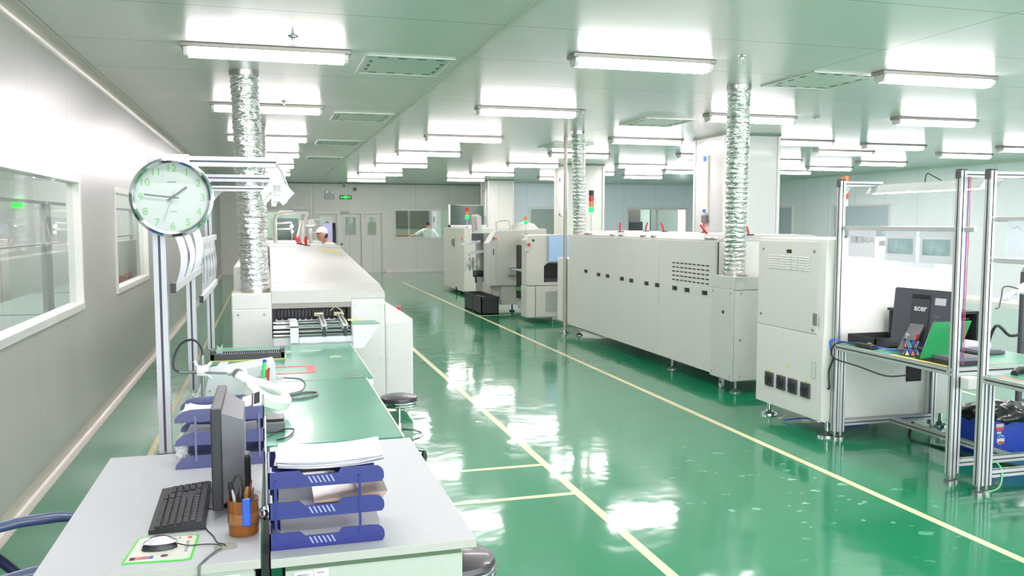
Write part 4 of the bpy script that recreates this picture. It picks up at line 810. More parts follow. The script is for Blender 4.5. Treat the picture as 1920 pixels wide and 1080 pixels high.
# equipment cart and bin
cart = thing('equipment_trolley', (6.35, 6.0, 0), 'grey upright trolley pole on a caster behind the right-hand benches', 'trolley')
MB().tube([(6.4, 6.02, .12), (6.4, 6.02, 1.3)], .028, 10).build('upright', dgr, cart); MB().tube([(6.4, 6.02, 1.3), (6.41, 6.0, 1.36), (6.45, 5.96, 1.39), (6.52, 5.9, 1.39)], .028, 10).build('bent_handle', steel, cart)
MB().tube([(6.4, 6.02, .62), (6.9, 5.8, .58)], .02, 8).build('crossbar', dgr, cart); cw = MB().lathe([(.001, -.018), (.055, -.018), (.06, 0), (.055, .018), (.001, .018)], (6.42, 6.0, .06), 18, ax='x').build('caster_wheel', blk, cart); MB().box(6.37, 6.45, 5.95, 6.06, .08, .15, bev=.01).build('caster_fork', steel, cw)
mb = MB(); mb.tube([(6.4, 6.02, .14), (7.0, 5.75, .14)], .025, 8); mb.lathe([(.001, -.018), (.06, -.018), (.06, .018), (.001, .018)], (7.0, 5.75, .06), 14, ax='x'); mb.build('base_bar', dgr, cart)
wb = thing('waste_bin', (5.35, 5.2, 0), 'blue waste bin lined with a black bag under the right-hand benches', 'bin')
MB().poly([(5.06, 5.04), (5.08, 5.02), (5.52, 5.02), (5.56, 5.06), (5.56, 5.4), (5.06, 5.4)], 2, .0, .27).build('bin_body', bluebin, wb)
mb = MB(); b_ = bmesh.new(); bmesh.ops.create_icosphere(b_, subdivisions=4, radius=1)
for v in b_.verts:
    n3 = noise.noise(v.co * 3.2) * .28 + noise.noise(v.co * 8) * .16; v.co = Vector((5.31 + v.co.x * .3 * (1 + n3 * .3), 5.2 + v.co.y * .23 * (1 + n3 * .3), .29 + v.co.z * .075 * (1 + n3 * 1.6)))
mb.merge(b_, smooth=True); mb.build('bin_bag', M('bag_black', (24, 24, 26), .28, coat=.4), wb)
lg = MB(); lg.lathe([(.001, 0), (.036, 0)], (5.19, 5.0185, .13), 24, ax='y'); lgo = lg.build('round_emblem', M('emblem_white', (235, 232, 200), .5), wb)
for nm, m_, pts_ in (('emblem_top', signblue, [(-.034, .006), (-.024, .024), (0, .034), (.024, .022), (.034, .004), (.0, .012)]), ('emblem_base', red, [(-.028, -.016), (-.01, -.032), (.012, -.032), (.028, -.016), (0, -.012)])):
    MB().poly([(5.19 + a, .13 + b) for a, b in pts_], 1, 5.0165, 5.018).build(nm, m_, lgo)
bx('bin_label', paper, wb, 5.14, 5.21, 5.016, 5.019, .225, .25); bx('bin_label', red, wb, 5.14, 5.21, 5.016, 5.019, .20, .225); bx('bin_label', paper, wb, 5.15, 5.19, 5.016, 5.019, .175, .192)

# ------------------------------------------------------------------ left desks
def desk(x0, x1, y0, y1, lab):
    t = thing('office_desk', ((x0 + x1) / 2, (y0 + y1) / 2, 0), lab, 'desk')
    mb = MB(); mb.box(x0, x1, y0, y1, .722, .75, bev=.002)
    for f in mb.bm.faces: f.material_index = 0 if f.normal.z > .9 or f.calc_center_median().z > .7499 else 1
    mb.build('desktop', [deskm, desks], t); return t
d1 = desk(-.655, -.04, 2.56, 3.865, 'white office desk under the keyboard at bottom left')
for y0, y1 in ((2.58, 2.6), (3.84, 3.86)): bx('end_panel', deskp, d1, -.63, -.06, y0, y1, 0, .722)
bx('modesty_panel', deskp, d1, -.075, -.057, 2.6, 3.84, .25, .70)
GR = MB().lathe([(.034, .0), (.034, .003), (.028, .0035), (.001, .0005)], (-.143, 2.69, .75), 24).build('cable_grommet', M('grommet', (150, 152, 142), .5), d1)
d2 = desk(-.012, .61, 2.55, 3.86, 'white office desk under the blue letter trays, right of the keyboard desk')
mb = MB(); mb.box(.03, .57, 2.58, 2.86, 0, .70); mb.box(.03, .05, 2.86, 3.8, 0, .70); mb.build('cabinet_body', deskp, d2)
bx('shade_strip', M('shade_green_grey', (90, 110, 84), .5), d2, .03, .565, 2.575, 2.60, .70, .722)  # dark strip painted in as the shade under the desktop
def paper_label(par, x0, x1, z0, z1, y, rows):
    l_ = bx('paper_label', M('label_paper', (214, 220, 204), .6), par, x0, x1, y - .002, y, z0, z1); mb = MB()
    for k in range(rows): mb.box(x0 + .008, x1 - .012 - .01 * (k % 3), y - .0026, y - .002, z1 - .012 - k * .012, z1 - .009 - k * .012)
    mb.build('label_text', mgr, l_)
paper_label(d2, .055, .11, .625, .692, 2.58, 5); paper_label(d2, .113, .155, .655, .695, 2.58, 3)
paper_label(d1, -.2, -.165, .66, .705, 2.58, 3); paper_label(d1, -.155, -.1, .655, .705, 2.58, 4)
gp = thing('dark_gap_panel', (-.026, 2.6, 0), 'black upright board in the gap between the two white desks', 'board'); bx('board', blk2, gp, -.036, -.016, 2.6, 3.8, 0, .70)
# keyboard
kb = thing('keyboard', (0, 0, 0), 'black computer keyboard on the left white desk', 'keyboard')
MB().poly([(-.085, .004), (.085, .004), (.085, .014), (-.075, .030), (-.085, .026)], 0, -.225, .225).build('keyboard_base', blk, kb)
mb = MB(); rows = [(-.075, 15), (-.052, 15), (-.033, 14), (-.014, 13), (.005, 12), (.024, 8)]
def keyrow(mb, z, y, x0, x1, n):
    w_ = (x1 - x0) / n
    for k in range(n): mb.box(x0 + k * w_ + .001, x0 + (k + 1) * w_ - .001, y, y + .0165, z, z + .007, bev=.0015, seg=1)
for i in range(6):
    y = .055 - i * .0215 + (.004 if i == 0 else 0); z = .018 + (.5 - (.055 - y) / .13 * .0) * .004 + (.055 - (.055 - y)) * .0
    y = .052 - i * .0215; z = .0165 + (y + .085) / .17 * .0
    zz = .030 - (y + .075) / .16 * -.0
    zt = .014 + (.085 - (-y)) * 0
    zc = .0145 + (y * -1 + .085) * .0
    h = .0155 + max(0, (-y + .085)) * .085
    keyrow(mb, h - .002, y, -.215, .062, 15 if i < 5 else 9); 
    if i < 2 or i > 4: keyrow(mb, h - .002, y, .072, .128, 3)
    if i == 2: keyrow(mb, h - .002, y, .072, .128, 3)
    if i > 0: keyrow(mb, h - .002, y, .138, .212, 4)
kc = mb.build('keycaps', M('key_black', (46, 44, 48), .5), kb)
kb.location = (-.302, 3.085, .7505); kb.rotation_euler = (0, 0, math.radians(91))
# monitor seen edge-on
mo = thing('computer_monitor', (0, 0, 0), 'black and silver monitor seen edge-on behind the keyboard', 'monitor')
mb = MB(); mb.box(-.22, .22, 0, .034, .025, .37, bev=.004); mb.build('bezel', blk, mo); bx('screen', M('screen_dark', (20, 24, 30), .1), mo, -.205, .205, -.001, .001, .045, .35)
mb = MB()
A = [(-.2, .034, .04), (.2, .034, .04), (.2, .034, .35), (-.2, .034, .35)]; B = [(-.15, .10, .07), (.15, .10, .07), (.15, .10, .315), (-.15, .10, .315)]
va = [mb.bm.verts.new(p_) for p_ in A]; vb_ = [mb.bm.verts.new(p_) for p_ in B]
for i in range(4): mb.bm.faces.new((va[i], va[(i + 1) % 4], vb_[(i + 1) % 4], vb_[i]))
mb.bm.faces.new(vb_); mb.build('rear_housing', M('monitor_silver', (120, 120, 126), .35, .2), mo)
bx('asset_label', paper, mo, -.10, -.06, .1, .101, .12, .26)
MB().box(-.035, .035, .06, .12, .0, .16, bev=.008).build('stand_neck', blk, mo); MB().lathe([(.001, 0), (.115, 0), (.12, .004), (.06, .012), (.03, .02), (.001, .022)], (0, -.0, .0), 28).build('stand_base', blk, mo)
mo.location = (-.196, 3.18, .751); mo.rotation_euler = (0, 0, math.radians(-97 + 8))
mo.rotation_euler = (0, 0, math.radians(-82 - 180 + 180 - 8 + 0)) 
# mouse + pad
mp_ = thing('mouse_pad', (-.33, 2.72, .75), 'green-edged printed mouse pad at the front of the left desk', 'mouse pad')
P4 = [(-.428, 2.63), (-.25, 2.612), (-.235, 2.62), (-.228, 2.815), (-.24, 2.822), (-.395, 2.838), (-.41, 2.83)]
MB().poly(P4, 2, .7505, .7525).build('pad_edge', M('pad_green', (70, 205, 70), .6), mp_); cx_, cy_ = -.328, 2.727
pin = MB().poly([(cx_ + (x - cx_) * .93, cy_ + (y - cy_) * .93) for x, y in P4], 2, .7525, .7532).build('pad_print', M('pad_print', (212, 212, 200), .6), mp_)
mb = MB(); mb.box(-.41, -.395, 2.645, 2.668, .7532, .7536); mb.build('print_block', blk, pin); MB().box(-.395, -.355, 2.645, 2.668, .7532, .7536).build('print_block', M('print_red', (226, 110, 120), .6), pin); MB().box(-.355, -.345, 2.645, 2.668, .7532, .7536).build('print_block', signblue, pin)
MB().lathe([(.001, .7537), (.011, .7537)], (-.368, 2.657, 0), 14).build('print_ring', M('print_mauve', (170, 110, 130), .6), pin)
MB().lathe([(.001, .7537), (.012, .7537)], (-.315, 2.66, 0), 6).build('print_figure', M('print_dark', (96, 60, 80), .6), pin); MB().box(-.26, -.248, 2.79, 2.808, .7532, .7537).build('print_seal', M('print_orange', (240, 90, 70), .6), pin)
mb = MB(); 
for k in range(6): mb.box(-.375 + k * .018, -.372 + k * .018, 2.79, 2.81, .7532, .7536); mb.box(-.262, -.252, 2.68 + k * .016, 2.688 + k * .016, .7532, .7536)
mb.build('print_text', M('print_violet', (130, 110, 160), .6), pin)
ms = thing('computer_mouse', (-.335, 2.725, .754), 'black and silver mouse on the green-edged mouse pad', 'mouse')
def mousebody(s, z0, z1, nm, m_, sy=1):
    mb = MB(); mb.ball((-.335, 2.725, .754), 1, (.052, .028 * sy, z1)); 
    for v in list(mb.bm.verts): v.co.z = max(v.co.z, .754 + z0)
    return mb.build(nm, m_, ms)
mousebody(1, 0, .030, 'mouse_base', blk); 
mb = MB(); mb.ball((-.333, 2.725, .7565), 1, (.050, .0245, .034)); 
for v in list(mb.bm.verts):
    if v.co.z < .772: v.co.z = .772
mb.build('silver_shell', M('mouse_silver', (226, 220, 232), .2, .3, coat=.5), ms); mb = MB(); mb.ball((-.333, 2.733, .7575), 1, (.046, .014, .035)); 
for v in list(mb.bm.verts):
    if v.co.z < .774: v.co.z = .774
mb.build('black_inlay', blk, ms)
MB().tube([(-.285, 2.722, .765), (-.25, 2.716, .757), (-.21, 2.722, .754), (-.175, 2.712, .754), (-.155, 2.695, .752), (-.148, 2.688, .73)], .0018, 6).build('mouse_lead', blk, ms)
cbk = tag(MB().tube([(-.225, 2.94, .755), (-.21, 2.86, .753), (-.185, 2.79, .753), (-.17, 2.73, .753), (-.146, 2.70, .753), (-.14, 2.69, .73)], .002, 6).build('keyboard_lead', blk), 'thin black keyboard lead running into the desk grommet', 'cable')
cb3 = tag(MB().tube([(-.145, 2.685, .74), (-.16, 2.66, .756), (-.185, 2.62, .754), (-.205, 2.57, .752), (-.21, 2.552, .74), (-.212, 2.55, .6)], .0035, 6).build('grey_lead', M('lead_grey', (96, 98, 90), .4)), 'grey lead bending from the grommet over the front edge of the desk', 'cable')
# pen holder
ph = thing('pen_holder', (-.093, 2.80, .75), 'amber plastic pen holder with pens between keyboard and blue trays', 'pen holder')
mb = MB(); mb.lathe([(.001, .7505), (.045, .7505), (.046, .757), (.048, .865), (.0455, .865), (.043, .757), (.001, .755)], (-.093, 2.80, 0), 28); mb.build('cup', ambg, ph)
MB().lathe([(.0485, .79), (.0487, .79), (.0487, .825), (.0485, .825)], (-.093, 2.80, 0), 28).build('cup_band', amber, ph)
PN = [((-.115, 2.81), (-.135, 2.83), .91, .010, blk2, 'pen'), ((-.1, 2.80), (-.10, 2.80), .90, .009, blk, 'pen'), ((-.08, 2.81), (-.066, 2.82), .915, .004, M('pencil_red', (120, 40, 30), .5), 'pencil'), ((-.088, 2.83), (-.08, 2.85), .885, .010, M('pen_gold', (180, 130, 60), .4), 'pen'), ((-.11, 2.79), (-.125, 2.79), .895, .005, lgr, 'pen'), ((-.075, 2.78), (-.06, 2.785), .90, .004, dgr, 'pen')]
for (a, b, zt, r_, m_, n_) in PN: MB().tube([(a[0], a[1], .76), (a[0] * .3 + b[0] * .7, a[1] * .3 + b[1] * .7, zt - .02), (b[0], b[1], zt)], [r_, r_, r_ * .5], 10).build(n_, m_, ph)
MB().box(-.095, -.069, 2.742, 2.752, .79, .878, bev=.004).build('blue_clip_tool', M('tool_blue', (40, 95, 205), .4), ph)
MB().tube([(-.12, 2.82, .87), (-.125, 2.82, .905), (-.11, 2.82, .935), (-.095, 2.82, .91), (-.10, 2.82, .87)], .004, 8).build('scissor_handle', blk, ph)
sp_ = tag(MB().ball((-.03, 2.9, .775), .022, (1, 1, 1)).ball((-.025, 2.93, .77), .018).tube([(-.05, 2.88, .76), (-.03, 2.92, .79), (-.01, 2.95, .77)], .006).build('metal_clips', chrome), 'small heap of shiny metal clips between pen holder and blue trays', 'clips', kind='stuff')
# letter trays
def letter_tray(loc, mir, body, back, lab, vent):
    t = thing('letter_tray', (0, 0, 0), lab, 'letter tray'); L = .345; D = .25; ht = .052
    for k in range(3):
        z = k * .094; pr = [(0, .004), (0, ht), (.09, ht), (.105, ht - .015), (.205, ht - .015), (.215, ht), (.30, ht)] + [(.345 - .03 + .03 * math.sin(a), ht - .028 + .028 * math.cos(a)) for a in (0.4, .8, 1.2, 1.57)] + [(.345, .012), (.338, 0), (.006, 0)]
        if mir: pr = [(L - x, zz) for x, zz in ([(0, .004), (0, ht), (.28, ht), (.315, ht * .85), (.34, ht * .4), (.345, 0), (.004, 0)])][::-1]
        f = MB(); f.poly([(x, zz + z) for x, zz in pr], 1, 0, .004); f.poly([(x, zz + z) for x, zz in pr], 1, D - .004, D)
        f.box(.01 if not mir else .04, .335, .004, D - .004, z + .003, z + .006); f.box(*((0, .004) if not mir else (L - .004, L)), 0, D, z, z + ht); tr = f.build('tray_tier', body, t)
        if vent:
            mb = MB()
            for j in range(6): 
                x = .115 + j * .013; mb.poly([(x, z + .033), (x + .005, z + .033), (x + .016, z + .012), (x + .011, z + .012)], 1, -.0006, .0002)
            mb.build('vent_slots', M('slot_light', (150, 155, 185), .5), tr)  # pale bars painted on as light showing through the openings
    for x in (.02, .27) if not mir else (.08, .325):
        for y in (-.0015, D + .0015): MB().box(x - .004, x + .004, y - .003, y + .003, .03, .215).build('support_rod', back, t)
    t.location = loc; return t
bt1 = letter_tray((-.014, 2.615, .751), False, blue, blued, 'bright blue three-tier letter tray at the front of the right white desk', True)
st1 = letter_tray((-.375, 3.60, .751), True, slate, M('rod_slate', (120, 124, 160), .4), 'slate blue three-tier letter tray behind the monitor', False)
def sheets(name, x0, x1, y0, y1, z, n, lab, cat='papers', curl=.012, mats=(paper, paper2), seed=1, rot=3):
    t = thing(name, ((x0 + x1) / 2, (y0 + y1) / 2, z), lab, cat); rd = random.Random(seed)
    for k in range(n):
        mb = MB(); a = math.radians(rd.uniform(-rot, rot)); cx, cy = (x0 + x1) / 2 + rd.uniform(-.006, .006), (y0 + y1) / 2 + rd.uniform(-.006, .006); N = 14; c0 = curl * rd.uniform(.6, 1.2); vs = []
        for i in range(N + 1):
            u = i / N; row = []
            for j in (0, 1):
                x = (u - .5) * (x1 - x0); y = (j - .5) * (y1 - y0); zz = z + k * .0035 + c0 * (2 * abs(u - .45)) ** 2.2; row.append([(cx + x * math.cos(a) - y * math.sin(a), cy + x * math.sin(a) + y * math.cos(a), zz + d) for d in (0, .0028)])
            vs.append([[mb.bm.verts.new(q_) for q_ in r_] for r_ in row])
        for i in range(N):
            a_, b_ = vs[i], vs[i + 1]
            for d, o_ in ((1, 1), (0, -1)):
                q_ = [a_[0][d], b_[0][d], b_[1][d], a_[1][d]]; mb.bm.faces.new(q_ if o_ > 0 else q_[::-1])
            mb.bm.faces.new((a_[0][0], b_[0][0], b_[0][1], a_[0][1])); mb.bm.faces.new((b_[1][0], a_[1][0], a_[1][1], b_[1][1]))
        mb.bm.faces.new((vs[0][0][0], vs[0][0][1], vs[0][1][1], vs[0][1][0])); mb.bm.faces.new((vs[N][0][0], vs[N][1][0], vs[N][1][1], vs[N][0][1]))
        for f in mb.bm.faces: f.smooth = False
        mb.build('sheet_bundle', mats[k % 2], t)
    return t
sheets('paper_stack', .015, .335, 2.64, 2.86, .985, 7, 'curling white paper stack piled on the top blue tray', curl=.014, rot=4)
sheets('paper_stack', .02, .33, 2.64, 2.85, .858, 4, 'papers lying in the middle tier of the blue tray', curl=.006, seed=4)
sheets('paper_stack', .02, .325, 2.64, 2.85, .762, 5, 'papers lying in the bottom tier of the blue tray', curl=.006, seed=6)
sheets('paper_stack', -.345, -.2, 3.63, 3.82, .95, 4, 'papers on the top slate tray left of the monitor', curl=.02, seed=8, rot=8)
sheets('paper_stack', -.33, -.06, 3.63, 3.82, .86, 5, 'papers in the middle tier of the slate tray', curl=.006, seed=9)
cl = thing('clear_wallet', (.2, 2.75, .88), 'clear wallet with brownish sheets in the middle blue tier', 'wallet'); MB().poly([(.12, .8785), (.33, .8785), (.345, .90), (.12, .885)], 1, 2.64, 2.84).build('wallet', M('wallet_brown', (196, 168, 156), .25, coat=.6, var=.3, bscale=9), cl)
sl = thing('standing_sleeve', (-.02, 3.1, .75), 'white plastic sleeve standing on edge behind the blue tray', 'sleeve'); MB().poly([(2.9, .752), (3.25, .752), (3.25, 1.0), (3.18, 1.04), (2.9, .98)], 0, -.024, -.020).build('sleeve', plas, sl)
cw_ = thing('crumpled_wrap', (-.37, 3.66, .75), 'crumpled clear plastic wrap at the left end of the slate tray', 'wrap'); mb = MB(); b_ = bmesh.new(); bmesh.ops.create_icosphere(b_, subdivisions=3, radius=1)
for v in b_.verts: n3 = 1 + noise.noise(v.co * 4) * .6; v.co = Vector((-.352 + v.co.x * .022 * n3, 3.64 + v.co.y * .03 * n3, .815 + v.co.z * .035 * n3))
mb.merge(b_); mb.build('wrap', M('wrap', (225, 225, 222), .15, coat=.8), cw_)
gd = thing('handheld_meter', (-.08, 3.72, .95), 'small white meter with a black-framed display on the top slate tray', 'meter'); gm = Matrix.Translation((-.08, 3.70, .985)) @ Matrix.Rotation(.35, 4, 'X') @ Matrix.Rotation(-.35, 4, 'Y')
MB().box(-.045, .045, -.06, .06, -.012, .012, bev=.006, mat=gm).build('case', M('meter_white', (226, 228, 226), .4), gd); MB().box(-.04, .012, -.05, .05, .012, .014, mat=gm).build('display_frame', dgr, gd); MB().box(-.034, .006, -.042, .042, .014, .0155, mat=gm).build('display', M('lcd', (220, 220, 236), .3), gd); MB().box(.016, .04, -.04, .045, .012, .014, mat=gm).build('keypad', blk, gd)

# ------------------------------------------------------------------ green assembly benches (left)
def left_bench(y0, y1, x1, lab):
    t = thing('workbench', (.08, (y0 + y1) / 2, 0), lab, 'workbench')
    MB().box(-.40, x1, y0, y1, .738, .75, bev=.002).build('tabletop', mat_g, t); mb = MB(); mb.box(-.42, x1, y0 + .002, y1 - .002, .70, .738); mb.build('bench_frame', alu, t)
    mb = MB(); mb.box(x1 - .004, x1 + .004, y0, y1, .735, .752); mb.build('edge_strip', M('edge_cream', (214, 214, 196), .4), t)
    for x in (-.38, x1 - .03):
        for y in (y0 + .03, y1 - .03): MB().extr((x, y, 0.0), (x, y, .70), .045).build('leg', [alu, alud], t)
    return t
lb1 = left_bench(3.89, 5.44, .585, 'near green assembly bench with the tall frame carrying the clock')
lb2 = left_bench(5.455, 7.06, .63, 'far green assembly bench touching the left oven')
def lpost(t, y, z1=2.0, arm_to=.04, z0=.75):
    p_ = MB().extr((-.44, y, z0), (-.44, y, z1), .05).build('post', [aluw, alud], t)
    a = MB().extr((-.415, y, z1 - .025), (arm_to, y, z1 - .025), .042).build('cantilever_arm', [aluw, alud], t)
    MB().poly([(-.415, z1 - .048), (-.33, z1 - .048), (-.415, z1 - .14)], 1, y - .012, y + .012).build('corner_bracket', lgr, a); MB().box(arm_to, arm_to + .003, y - .02, y + .02, z1 - .046, z1 - .004).build('end_cap', mgr, a)
    return p_
lpost(lb1, 3.90, 2.02); lpost(lb1, 5.35, 2.02); lpost(lb2, 7.03, 2.02)
bk = MB().box(-.475, -.31, 3.868, 3.874, 1.87, 2.022, bev=.002).build('bracket_plate', lgr, lb1)
for x in (-.435, -.35): MB().lathe([(.001, -.012), (.009, -.012), (.009, 0)], (x, 3.868, 1.99), 6, ax='y').build('bolt', steel, bk)
MB().box(-.475, -.36, 3.88, 3.93, .745, .756).build('post_foot', steel, lb1)
def hang_rail(t, y0, y1, z): 
    r_ = MB().box(-.405, -.385, y0, y1, z - .02, z + .02, bev=.003).build('document_rail', aluw, t); MB().box(-.407, -.383, y0 - .006, y0, z - .021, z + .021).build('end_cap', blk, r_)
hang_rail(lb1, 3.93, 5.45, 1.455); hang_rail(lb2, 5.5, 7.1, 1.52 + .1); hang_rail(lb2, 5.5, 7.1, 1.27)
# lamps under the arms
t3 = tube_light('bench_light', .045, 4.0, 5.2, 1.885, 'bright tube light hanging from the ends of the clock frame, seen end on'); t4 = tube_light('bench_light', .05, 5.55, 6.8, 1.885, 'second bright tube light farther along over the far green bench')
for t_, y, z in ((t3, 3.99, 1.9), (t4, 5.53, 1.9)): MB().poly([(.0, z + .09), (.09, z + .09), (.075, z), (.02, z)], 1, y, y + .006).build('hanger_plate', lgr, t_)
MB().tube([(.03, 3.92, 2.0), (.06, 3.96, 1.97), (.09, 3.99, 1.9)], .004, 6).build('power_lead', lgr, t3)
# hanging documents, curled sheets
def curl_sheet(par, y0, y1, z0, z1, bow, mat, n=12, x=-.395, off=0):
    mb = MB(); prev = None
    for i in range(n + 1):
        u = i / n; z = z1 + (z0 - z1) * u; d = bow * math.sin(u * PI * .9); a = [mb.bm.verts.new((x + d + off + k, y, z)) for y in (y0, y1) for k in (0, .0012)]
        if prev:
            for q_ in ((0, 2), (2, 3), (3, 1), (1, 0)): mb.bm.faces.new((prev[q_[0]], prev[q_[1]], a[q_[1]], a[q_[0]]))
        prev = a
    for f in mb.bm.faces: f.smooth = True
    bmesh.ops.recalc_face_normals(mb.bm, faces=mb.bm.faces[:]); return mb.build('sheet', mat, par)
for i, (a, c, bw, lb) in enumerate(((3.97, 4.28, .03, 'curled work instruction sheet hanging directly below the clock'), (4.36, 4.66, .035, 'curled instruction sheet second from the clock post'), (4.80, 5.32, .03, 'wide curled instruction sheet hanging beside the middle post'))):
    g_ = thing('instruction_sheet', (-.39, (a + c) / 2, 1.475), lb, 'document', 'sheets on the clock frame'); curl_sheet(g_, a, c, 1.475, 1.70 if i < 2 else 1.73, bw, paper); 
    tx = MB()
    for k in range(4): tx.box(-.366 + .0, -.3655, a + .05, c - .06, 1.56 + k * .03, 1.562 + k * .03) if i == 2 else None
    if i == 2: tx.build('printed_lines', paper2, g_)
    else: tx.bm.free()
for k in range(5):
    a = 5.56 + k * .3; g_ = thing('plastic_pocket', (-.39, a + .13, 1.3), 'glossy clear document pocket on the far frame, number %s from the middle post' % ORD[k].replace('nearest', 'first'), 'document', 'document pockets on the far frame')
    curl_sheet(g_, a, a + .26, 1.29, 1.60, .012, plas, x=-.40); MB().box(-.386, -.3855, a + .09, a + .17, 1.36, 1.52).build('insert_print', M('insert', (170, 186, 200), .4, var=.4, bscale=30), g_)
# wall clock
ck = thing('wall_clock', (0, 0, 0), 'round chrome-rimmed clock hung on the left frame, showing about 1:46', 'clock')
mb = MB(); mb.lathe([(.140, -.022), (.150, -.03), (.160, -.024), (.163, -.008), (.160, .02), (.001, .02)], seg=64, ax='y'); mb.build('chrome_rim', chrome, ck)
MB().lathe([(.001, -.012), (.146, -.012), (.146, 0), (.001, 0)], seg=64, ax='y').build('dial', M('dial_white', (188, 184, 184), .6), ck)
for n in range(1, 13):
    a = n * PI / 6; text('numeral', str(n), .042, (.118 * math.sin(a), -.0125, .118 * math.cos(a)), RY, mint, ck, depth=.0003, bold=.0008)
mb = MB()
for k in range(60):
    a = k * PI / 30; l_ = .008 if k % 5 else .012; mb.box(-.0006, .0006, -.0128, -.0122, .141 - l_, .141, mat=Matrix.Rotation(a, 4, 'Y'))
mb.build('minute_marks', lgr, ck)
bx('dial_mark', mgr, ck, -.017, .017, -.0127, -.0122, .061, .065); bx('dial_mark', mgr, ck, -.008, .018, -.0127, -.0122, -.06, -.057)
def hand(name, ang, L, wd, tail, m_, y):
    R = Matrix.Rotation(ang, 4, 'Y'); mb = MB(); mb.box(-wd, wd, y - .001, y, -tail, L, mat=R); mb.build(name, m_, ck)
hand('hour_hand', math.radians(53), .072, .0035, .022, blk, -.015); hand('minute_hand', math.radians(276), .105, .0028, .026, blk, -.0175); hand('second_hand', math.radians(199), .102, .0009, .03, mgr, -.0195)
MB().lathe([(.001, -.024), (.006, -.023), (.006, -.013)], seg=16, ax='y').build('centre_cap', dgr, ck)
MB().lathe([(.001, -.026), (.14, -.026), (.14, -.024), (.001, -.024)], seg=48, ax='y').build('clock_glass', glass, ck)
MB().lathe([(.001, 0), (.012, 0), (.012, .03)], (0, .0, .165), 10, ax='y').build('hook', lgr, ck)
ck.location = (-.374, 3.78, 1.838); ck.rotation_euler = (math.radians(-3), 0, math.radians(4))
# control box, magnifier lamp, magazine, stand
cbx = thing('power_controller', (0, 0, 0), 'light grey wedge-topped control box on the near green bench', 'control box')
MB().poly([(-.2, 0), (.2, 0), (.19, .17), (-.17, .125)], 1, 0, .26).build('case', M('ctrl_grey', (206, 210, 212), .4), cbx); MB().lathe([(.001, -.01), (.01, -.01), (.01, 0)], (.09, 0, .085), 12, ax='y').build('socket', mgr, cbx); MB().lathe([(.001, -.003), (.005, -.003), (.005, 0)], (-.17, 0, .03), 8, ax='y').build('screw', mgr, cbx)
MB().box(.2, .24, .05, .08, .06, .085, bev=.004).build('plug', lgr, cbx); MB().tube([(.24, .065, .072), (.33, .06, .06), (.36, .02, .035), (.33, -.06, .012), (.25, -.12, .008)], .006, 8).build('power_lead', mgr, cbx)
cbx.location = (-.165, 5.1, .751); cbx.rotation_euler = (0, 0, math.radians(3))
pl = tag(MB().box(.06, .10, 4.95, 5.0, .751, .765, bev=.004).tube([(.1, 4.97, .758), (.18, 5.03, .758), (.25, 5.02, .758), (.24, 4.93, .758), (.15, 4.86, .758), (.08, 4.88, .758)], .007, 8).build('loose_plug', M('plug_grey', (110, 116, 118), .4)), 'dark looped lead with plug lying right of the grey control box', 'cable')
mg = thing('magnifier_lamp', (-.35, 4.75, .75), 'white round magnifier lamp on a steel stand over the near bench', 'magnifier lamp')
MB().tube([(-.345, 4.75, .755), (-.345, 4.75, 1.04)], .011, 12).build('stand_rod', steel, mg); MB().lathe([(.001, .751), (.05, .751), (.05, .762), (.02, .77)], (-.345, 4.75, 0), 20).build('stand_base', lgr, mg)
MB().tube([(-.46, 4.75, .955), (-.18, 4.7, .945)], .008, 10).build('cross_rod', chrome, mg); mb = MB(); mb.box(-.375, -.315, 4.72, 4.78, .93, .985, bev=.01); mb.tube([(-.375, 4.75, .985), (-.385, 4.75, 1.01)], .008); mb.tube([(-.315, 4.75, .985), (-.30, 4.75, 1.0)], .008); mb.tube([(-.32, 4.75, .93), (-.30, 4.75, .91)], .008); mb.build('clamp', M('clamp_white', (232, 232, 230), .4), mg)
MB().lathe([(.001, -.02), (.028, -.02), (.028, .02), (.001, .02)], (-.165, 4.67, .945), 20, ax='y').build('pivot_knob', mgr, mg); MB().tube([(-.22, 4.7, .95), (-.165, 4.7, .955), (-.13, 4.68, .95)], .02, 10).build('pivot_housing', M('clamp_white', (0, 0, 0)), mg)
MB().tube([(-.46, 4.75, .955), (-.485, 4.75, .975), (-.485, 4.76, 1.03), (-.45, 4.77, 1.10), (-.39, 4.77, 1.12), (-.35, 4.76, 1.08), (-.345, 4.75, 1.04)], .006, 8).build('lamp_lead', blk, mg)
R_ = Matrix.Translation((-.015, 4.52, .865)) @ Matrix.Rotation(math.radians(-8), 4, 'Z') @ Matrix.Rotation(math.radians(27), 4, 'Y') @ Matrix.Rotation(math.radians(6), 4, 'X')
def xf(mb): mb.bm.transform(R_); return mb
mb = MB(); mb.lathe([(.066, .022), (.11, .024), (.124, .012), (.126, -.03), (.118, -.036), (.07, -.03), (.062, -.01), (.066, .022)], seg=40)
for v in mb.bm.verts: v.co.y *= .95
xf(mb).build('lamp_head', M('magnifier_white', (232, 233, 226), .35, coat=.3), mg); mb = MB(); mb.lathe([(.001, .0), (.063, 0), (.063, .004), (.001, .006)], seg=32); xf(mb).build('lens', glass, mg)
mb = MB(); mb.box(-.185, -.085, -.04, .04, .0, .035, bev=.012); xf(mb).build('head_arm', M('magnifier_white', (0, 0, 0)), mg)
pc2 = thing('marker_cup', (.0, 5.0, .75), 'small cup of green and red markers behind the magnifier lamp', 'pen cup'); MB().lathe([(.001, .751), (.03, .751), (.032, .86), (.029, .86), (.028, .757), (.001, .757)], (-.05, 5.02, 0), 20).build('cup', lgr, pc2)
